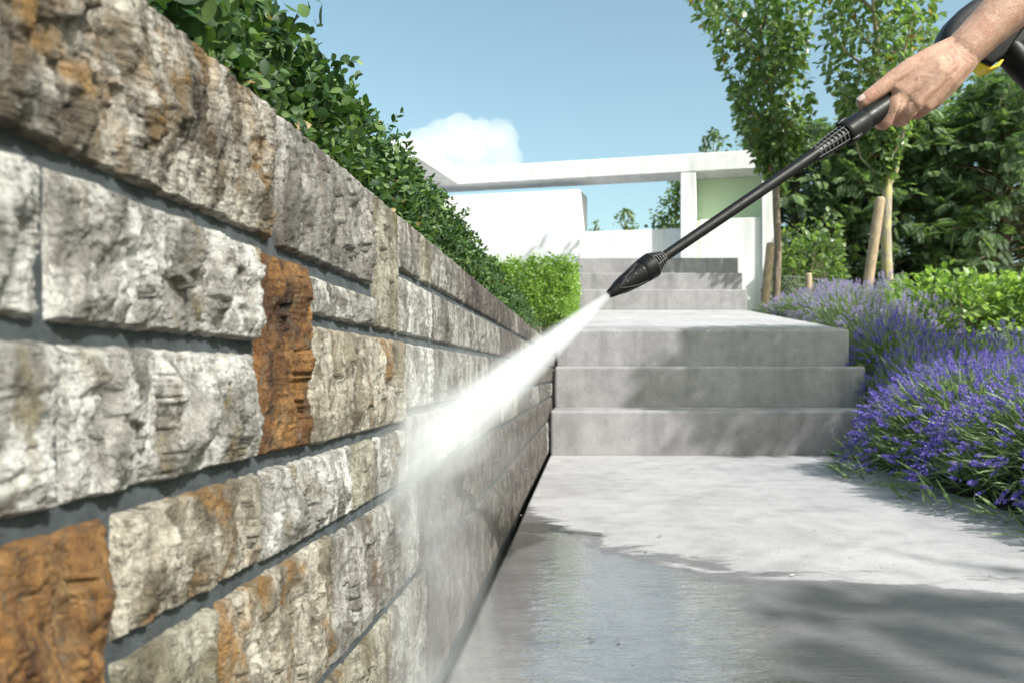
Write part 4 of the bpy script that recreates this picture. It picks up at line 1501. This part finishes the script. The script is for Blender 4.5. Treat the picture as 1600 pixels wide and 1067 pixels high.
# valleys between
dsp -= stroke([(1478, 118), (1452, 140), (1424, 160)], 3.4, 0.0008)
dsp -= stroke([(1484, 124), (1462, 146), (1442, 168)], 3.0, 0.0008)
dsp -= stroke([(1430, 126), (1404, 146), (1391, 150)], 2.6, 0.0011)
# the gaps between the fingers
dsp -= stroke([(1408, 160), (1401, 178), (1395, 198)], 1.7, 0.0014)
dsp -= stroke([(1434, 172), (1424, 182), (1414, 192)], 1.6, 0.0013)
# veins
for pl in ([(1488, 78), (1478, 86), (1487, 96), (1474, 108), (1458, 120), (1446, 134)], [(1500, 74), (1490, 88), (1494, 100), (1480, 122), (1462, 142)], [(1510, 74), (1500, 96), (1490, 122), (1470, 150)], [(1496, 70), (1476, 74)], [(1446, 134), (1432, 140), (1421, 150)], [(1560, 30), (1530, 62), (1508, 84)], [(1458, 120), (1440, 118)]):
    dsp += stroke(pl, 1.8, 0.00030)
# creases at finger and thumb joints
for pl in ([(1369, 133), (1378, 146)], [(1371.5, 131), (1380.5, 144)], [(1366.5, 136), (1375, 149)], [(1400, 176), (1388, 181)], [(1403, 180), (1390, 185)], [(1404, 150), (1412, 160)], [(1407, 147), (1416, 158)], [(1426, 158), (1433, 170)], [(1388, 112), (1400, 118)]):
    dsp -= stroke(pl, 0.75, 0.00045)
# wrist folds
for pl in ([(1480, 68), (1492, 84), (1512, 100)], [(1487, 64), (1499, 79), (1519, 95)]):
    dsp -= stroke(pl, 1.3, 0.0003)
# nail bed rim
dsp -= stroke([(1340, 163), (1345, 155), (1353, 153), (1356, 158)], 0.9, 0.00035)
dsp += 0.00018 * fbm(hpx * 0.11, hpy * 0.11, cov[:, 1] * 160, 5, 3)
cov += nov * dsp[:, None]
hme.vertices.foreach_set('co', cov.astype(np.float32).ravel())
hme.polygons.foreach_set('use_smooth', np.ones(len(hme.polygons), bool))
hme.update()


def mat_skin():
    s = NT('sun tanned skin')
    p = s.pos()
    n1 = s.noise(p, 55, 4, 0.6, 0.4)
    n2 = s.noise(p, 260, 4, 0.6)
    vo = s.n('TexVoronoi', {'Vector': p, 'Scale': 620.0}).outputs['Distance']
    col = s.mix(s.ramp(n1, [(0.3, 0), (0.7, 1)]), (0.42, 0.235, 0.17), (0.57, 0.37, 0.28))
    col = s.mix(s.ramp(n2, [(0.54, 0), (0.70, 0.5)]), col, (0.36, 0.15, 0.105))
    n7 = s.noise(p, 26, 3, 0.5)
    col = s.mix(s.ramp(n7, [(0.52, 0), (0.66, 0.5)]), col, (0.46, 0.20, 0.15))
    h = s.math('ADD', s.math('MULTIPLY', vo, 0.6), s.math('MULTIPLY', n2, 0.8))
    b = s.bsdf(Base_Color=col, Roughness=0.58, Normal=s.bump(h, 0.7, 0.0007), Specular_IOR_Level=0.28)
    b.inputs['Subsurface Weight'].default_value = 0.25
    b.inputs['Subsurface Radius'].default_value = (1.0, 0.35, 0.18)
    b.inputs['Subsurface Scale'].default_value = 0.004
    return s.m


M['skin'] = mat_skin()
person = obj('person', hme, M['skin'], None, label='bare forearm and hand gripping the lance handle, thumb along the top', cat='person')
# thumb nail: a small curved plate on the end of the thumb
tc0 = HP(1347.2, 160.0, -21)
tdir = (HP(1340, 168, -20) - HP(1360, 152, -22)).normalized()
nn = Vector((-0.28, -0.80, 0.62)); nn = (nn - tdir * nn.dot(tdir)).normalized()
ss = tdir.cross(nn).normalized()
vv, ff = [], []
gn = 9
for i in range(gn):
    for j in range(gn):
        a = (i / (gn - 1) - 0.5) * 2; c = (j / (gn - 1) - 0.5) * 2
        wx = 0.0056 * (1 - 0.10 * max(0, -c)) 
        k = math.sqrt(max(0, 1 - 0.30 * abs(c) ** 3))
        th = a * k * 0.72
        r_ = 0.0078
        q = tc0 + tdir * (c * 0.0062 * math.sqrt(1 - 0.22 * a * a)) + ss * (math.sin(th) * r_) + nn * (math.cos(th) * r_ + 0.0018 - 0.0008 * c * c)
        vv.append(tuple(q))
for i in range(gn - 1):
    for j in range(gn - 1):
        ff.append((i * gn + j, (i + 1) * gn + j, (i + 1) * gn + j + 1, i * gn + j + 1))
nme = mesh_np('thumb_nail', np.array(vv), np.array(ff), True)
no_ = obj('thumb_nail', nme, mat_plain('finger nail', (0.66, 0.42, 0.35), 0.25, None, 0.06, 200, Subsurface_Weight=0.2), person)
sm = no_.modifiers.new('t', 'SOLIDIFY'); sm.thickness = 0.0006
# fine hairs on the forearm
b = MB()
r = random.Random(12)
cand = np.where((hpx > 1490) & (hpx < 1660) & (nov[:, 1] < -0.05))[0]
for i in rng.choice(cand, 380, replace=False):
    p0 = Vector(cov[i]); n_ = Vector(nov[i])
    d = Vector((-0.72 + r.uniform(-.5, .3), 0, -0.60 + r.uniform(-.5, .4)))
    d = (d - n_ * d.dot(n_)).normalized() + n_ * 0.22
    L = r.uniform(0.005, 0.011)
    b.tube([p0, p0 + d * L * 0.5 + n_ * 0.0003, p0 + d * L], [0.00006, 0.00005, 0.00002], 3, False)
obj('hair', b.mesh('hair'), mat_plain('brown arm hair', (0.14, 0.085, 0.05), 0.5), person, kind='stuff')

# ================================================================== WATER
IMP = U(642, 722, F * (A - 0.008) / (VX - 642))
JV = IMP - TIP
JL = JV.length
JN = JV.normalized()


def mat_jet():
    s = NT('white water jet')
    tc = s.n('TexCoord').outputs['Object']
    sp = s.n('SeparateXYZ', {0: tc})
    x, y, z = sp.outputs
    r_ = s.math('SQRT', s.math('ADD', s.math('MULTIPLY', x, x), s.math('MULTIPLY', y, y)))
    t = s.math('DIVIDE', z, JL)
    Rz = s.math('ADD', 0.0045, s.math('MULTIPLY', s.math('POWER', s.math('MAXIMUM', t, 0.0), 1.05), 0.045))
    u = s.math('DIVIDE', r_, Rz)
    core = s.math('POWER', s.math('SUBTRACT', 1.0, u, clamp=True), 1.8)
    fan = s.n('CombineXYZ', {0: s.math('MULTIPLY', s.math('DIVIDE', x, Rz), 3.6), 1: s.math('MULTIPLY', s.math('DIVIDE', y, Rz), 3.6), 2: s.math('MULTIPLY', z, 7.0)}).outputs[0]
    n = s.n('TexNoise', {'Vector': fan, 'Scale': 1.0, 'Detail': 4.0, 'Roughness': 0.6}).outputs[0]
    st_ = s.ramp(n, [(0.36, 0.12), (0.66, 1.6)])
    st_ = s.math('MULTIPLY', st_, s.ramp(t, [(0.50, 1.0), (1.0, 0.18)]))
    dens = s.math('MULTIPLY', s.math('DIVIDE', core, Rz), s.math('MULTIPLY', st_, 5.0))
    # a wide fine halo of mist that thickens toward the wall
    Rh = s.math('ADD', 0.006, s.math('MULTIPLY', s.math('MAXIMUM', t, 0.0), 0.125))
    ha = s.math('POWER', s.math('SUBTRACT', 1.0, s.math('DIVIDE', r_, Rh), clamp=True), 1.6)
    n2 = s.n('TexNoise', {'Vector': s.n('Mapping', {'Vector': tc, 'Scale': (38, 38, 14)}).outputs[0], 'Scale': 1.0, 'Detail': 4.0}).outputs[0]
    ha = s.math('MULTIPLY', s.math('MULTIPLY', ha, s.math('MULTIPLY', s.math('MULTIPLY', s.math('MULTIPLY', t, t), s.ramp(t, [(0.7, 1.0), (1.0, 0.3)])), 17.0)), s.ramp(n2, [(0.42, 0.0), (0.68, 1.7)]))
    dens = s.math('ADD', dens, ha)
    v = s.n('VolumePrincipled', {'Color': (0.94, 0.96, 0.98, 1), 'Density': dens, 'Anisotropy': -0.1})
    s.t.links.new(v.outputs[0], s.out.inputs[1])
    s.m.cycles.volume_step_rate = 0.5
    return s.m


b = MB()
b.tube([(0, 0, 0), (0, 0, JL * 0.5), (0, 0, JL * 1.2)], [0.0075, 0.069, 0.158], 32)
jme = b.mesh('water_jet')
bm = bmesh.new(); bm.from_mesh(jme)
bmesh.ops.remove_doubles(bm, verts=bm.verts, dist=1e-6)
bmesh.ops.recalc_face_normals(bm, faces=bm.faces)
bm.to_mesh(jme); bm.free()
jet = obj('water_jet', jme, mat_jet(), None, label='white fanning jet of water shot from the nozzle at the wall', cat='water jet')
jet.location = TIP
jet.rotation_euler = JN.to_track_quat('Z', 'Y').to_euler()


def mat_mist():
    s = NT('falling spray mist')
    tc = s.n('TexCoord').outputs['Object']
    n = s.n('TexNoise', {'Vector': s.n('Mapping', {'Vector': tc, 'Scale': (16, 13, 5.5)}).outputs[0], 'Scale': 1.0, 'Detail': 5.0, 'Roughness': 0.6, 'Distortion': 0.6}).outputs[0]
    sp = s.n('SeparateXYZ', {0: tc})
    x, y, z = sp.outputs
    # centred on the impact, spreading downwards along the wall
    dz = s.math('SUBTRACT', IMP.z, z)
    dn = s.math('MAXIMUM', dz, 0.0)
    up = s.math('MAXIMUM', s.math('MULTIPLY', dz, -1.0), 0.0)
    wy = s.math('ADD', 0.062, s.math('MULTIPLY', dn, 0.15))
    yy = s.math('DIVIDE', s.math('SUBTRACT', y, s.math('ADD', IMP.y - 0.005, s.math('MULTIPLY', dn, 0.10))), wy)
    xx = s.math('DIVIDE', s.math('SUBTRACT', x, IMP.x), s.math('ADD', 0.026, s.math('MULTIPLY', dn, 0.22)))
    g = s.math('POWER', 2.71828, s.math('MULTIPLY', s.math('ADD', s.math('MULTIPLY', yy, yy), s.math('MULTIPLY', xx, xx)), -1.0))
    fall = s.math('POWER', 2.71828, s.math('ADD', s.math('MULTIPLY', dn, -4.5), s.math('MULTIPLY', up, -22.0)))
    d = s.math('MULTIPLY', s.math('MULTIPLY', g, fall), s.ramp(n, [(0.44, 0.03), (0.66, 1.7)]))
    d = s.math('MULTIPLY', d, 13.0)
    v = s.n('VolumePrincipled', {'Color': (0.93, 0.955, 0.98, 1), 'Density': d, 'Anisotropy': 0.0})
    s.t.links.new(v.outputs[0], s.out.inputs[1])
    s.m.cycles.volume_step_rate = 1.0
    return s.m


b = MB().box(XW + 0.002, 0.12, 0.46, 1.20, 0.004, 0.46)
obj('water_mist', b.mesh('water_mist'), mat_mist(), None, label='pale mist of spray drifting down the wall below the jet', cat='mist', kind='stuff')
# flying droplets
ico = bmesh.new(); bmesh.ops.create_icosphere(ico, subdivisions=1, radius=1.0)
iv = np.array([v.co[:] for v in ico.verts]); iff = np.array([[v.index for v in f.verts] for f in ico.faces]); ico.free()
n = 800
t = rng.uniform(0.12, 1.0, n) ** 0.6
off = rng.normal(size=(n, 3)); off -= np.outer(off @ np.array(JN), np.array(JN))
p = np.array(TIP) + np.outer(t, np.array(JV)) + off * (0.004 + 0.032 * t)[:, None]
q = np.array(IMP) + np.abs(rng.normal(size=(n, 3))) * [0.045, 0.0, 0] + rng.normal(size=(n, 3)) * [0, 0.08, 0.05] - [0, 0, 0.03]
q[:, 2] -= rng.exponential(0.08, n)
p = np.concatenate([p, q]); p = p[(p[:, 0] > XW + 0.012) & (p[:, 2] > 0.01)]
v, f = scatter((iv, [iff]), p, frames(np.tile(np.array(JN), (len(p), 1))), np.clip(rng.exponential(0.0002, len(p)), 0.0001, 0.0006))
s = NT('water drop')
s.bsdf(Base_Color=(0.9, 0.93, 0.95), Roughness=0.08, Transmission_Weight=0.6, IOR=1.33)
obj('water_droplets', mesh_np('water_droplets', v, f, True), s.m, None, label='tiny water drops flying round the jet and its splash', cat='droplets', kind='stuff')

# ------------------------------------------------------------------ bits lying on the path
for k, (px, py, lab) in enumerate(((1010, 862, 'small dark leaf scrap beside the edge of the puddle'), (938, 858, 'tiny dark scrap in the puddle near its far edge'), (962, 1004, 'dark crumb lying in the puddle at the bottom'), (1275, 831, 'brown leaf scrap lying on the dry part of the path'), (1242, 900, 'pale chip lying at the wet edge of the path'), (1030, 838, 'small crumb on the dry path near the puddle'), (918, 998, 'short dark twig bit floating in the puddle'))):
    Y = F * H / (py - VY)
    o = obj('leaf_scrap', mesh_np('leaf_scrap', TLEAF[0] * 0.011, TLEAF[1]), M['bark'] if k != 4 else M['stone_pale'], None, label=lab, cat='leaf scrap', group='scraps lying on the path')
    o.location = ((px - VX) / F * Y, Y, 0.0035)
    o.rotation_euler = (R(84), 0.1, k * 1.3)

# ------------------------------------------------------------------ cloud
bm = bmesh.new()
CY = 300.0
for px, py, rp in ((664, 232, 36), (690, 216, 34), (716, 196, 30), (708, 214, 36), (738, 222, 40), (760, 212, 30), (778, 206, 27), (790, 214, 24), (775, 238, 38), (800, 252, 22), (735, 255, 50), (690, 256, 46), (640, 250, 34), (795, 270, 26), (722, 188, 20), (650, 226, 26), (790, 196, 15), (706, 190, 18), (672, 214, 20), (748, 196, 17)):
    c = U(px, py, CY)
    bmesh.ops.create_icosphere(bm, subdivisions=3, radius=rp * 0.86 * CY / F, matrix=Matrix.Translation(c + Vector((0, (py - 220) * -0.15, 0))))
cme = bpy.data.meshes.new('cloud')
bm.to_mesh(cme); bm.free()
tmp = bpy.data.objects.new('tmp_cloud', cme); C.objects.link(tmp)
md = tmp.modifiers.new('r', 'REMESH'); md.mode = 'VOXEL'; md.voxel_size = 0.55
md = tmp.modifiers.new('s', 'SMOOTH'); md.factor = 0.5; md.iterations = 6
bpy.context.view_layer.update()
cm2 = bpy.data.meshes.new_from_object(tmp.evaluated_get(bpy.context.evaluated_depsgraph_get()))
bpy.data.objects.remove(tmp)
nv = len(cm2.vertices)
cc = np.empty(nv * 3, np.float32); cm2.vertices.foreach_get('co', cc); cc = cc.reshape(-1, 3).astype(float)
cn = np.empty(nv * 3, np.float32); cm2.vertices.foreach_get('normal', cn); cn = cn.reshape(-1, 3).astype(float)
cc += cn * (1.5 * fbm(cc[:, 0] * 0.16, cc[:, 1] * 0.16, cc[:, 2] * 0.16, 3, 3, 0.4))[:, None]
cm2.vertices.foreach_set('co', cc.astype(np.float32).ravel())
cm2.polygons.foreach_set('use_smooth', np.ones(len(cm2.polygons), bool))
s = NT('sunlit cloud')
v = s.n('VolumePrincipled', {'Color': (1, 1, 1, 1), 'Density': 0.045, 'Anisotropy': 0.0})
s.t.links.new(v.outputs[0], s.out.inputs[1])
obj('cloud', cm2, s.m, None, label='white heaped cloud rising behind the roof beam of the building', cat='cloud')
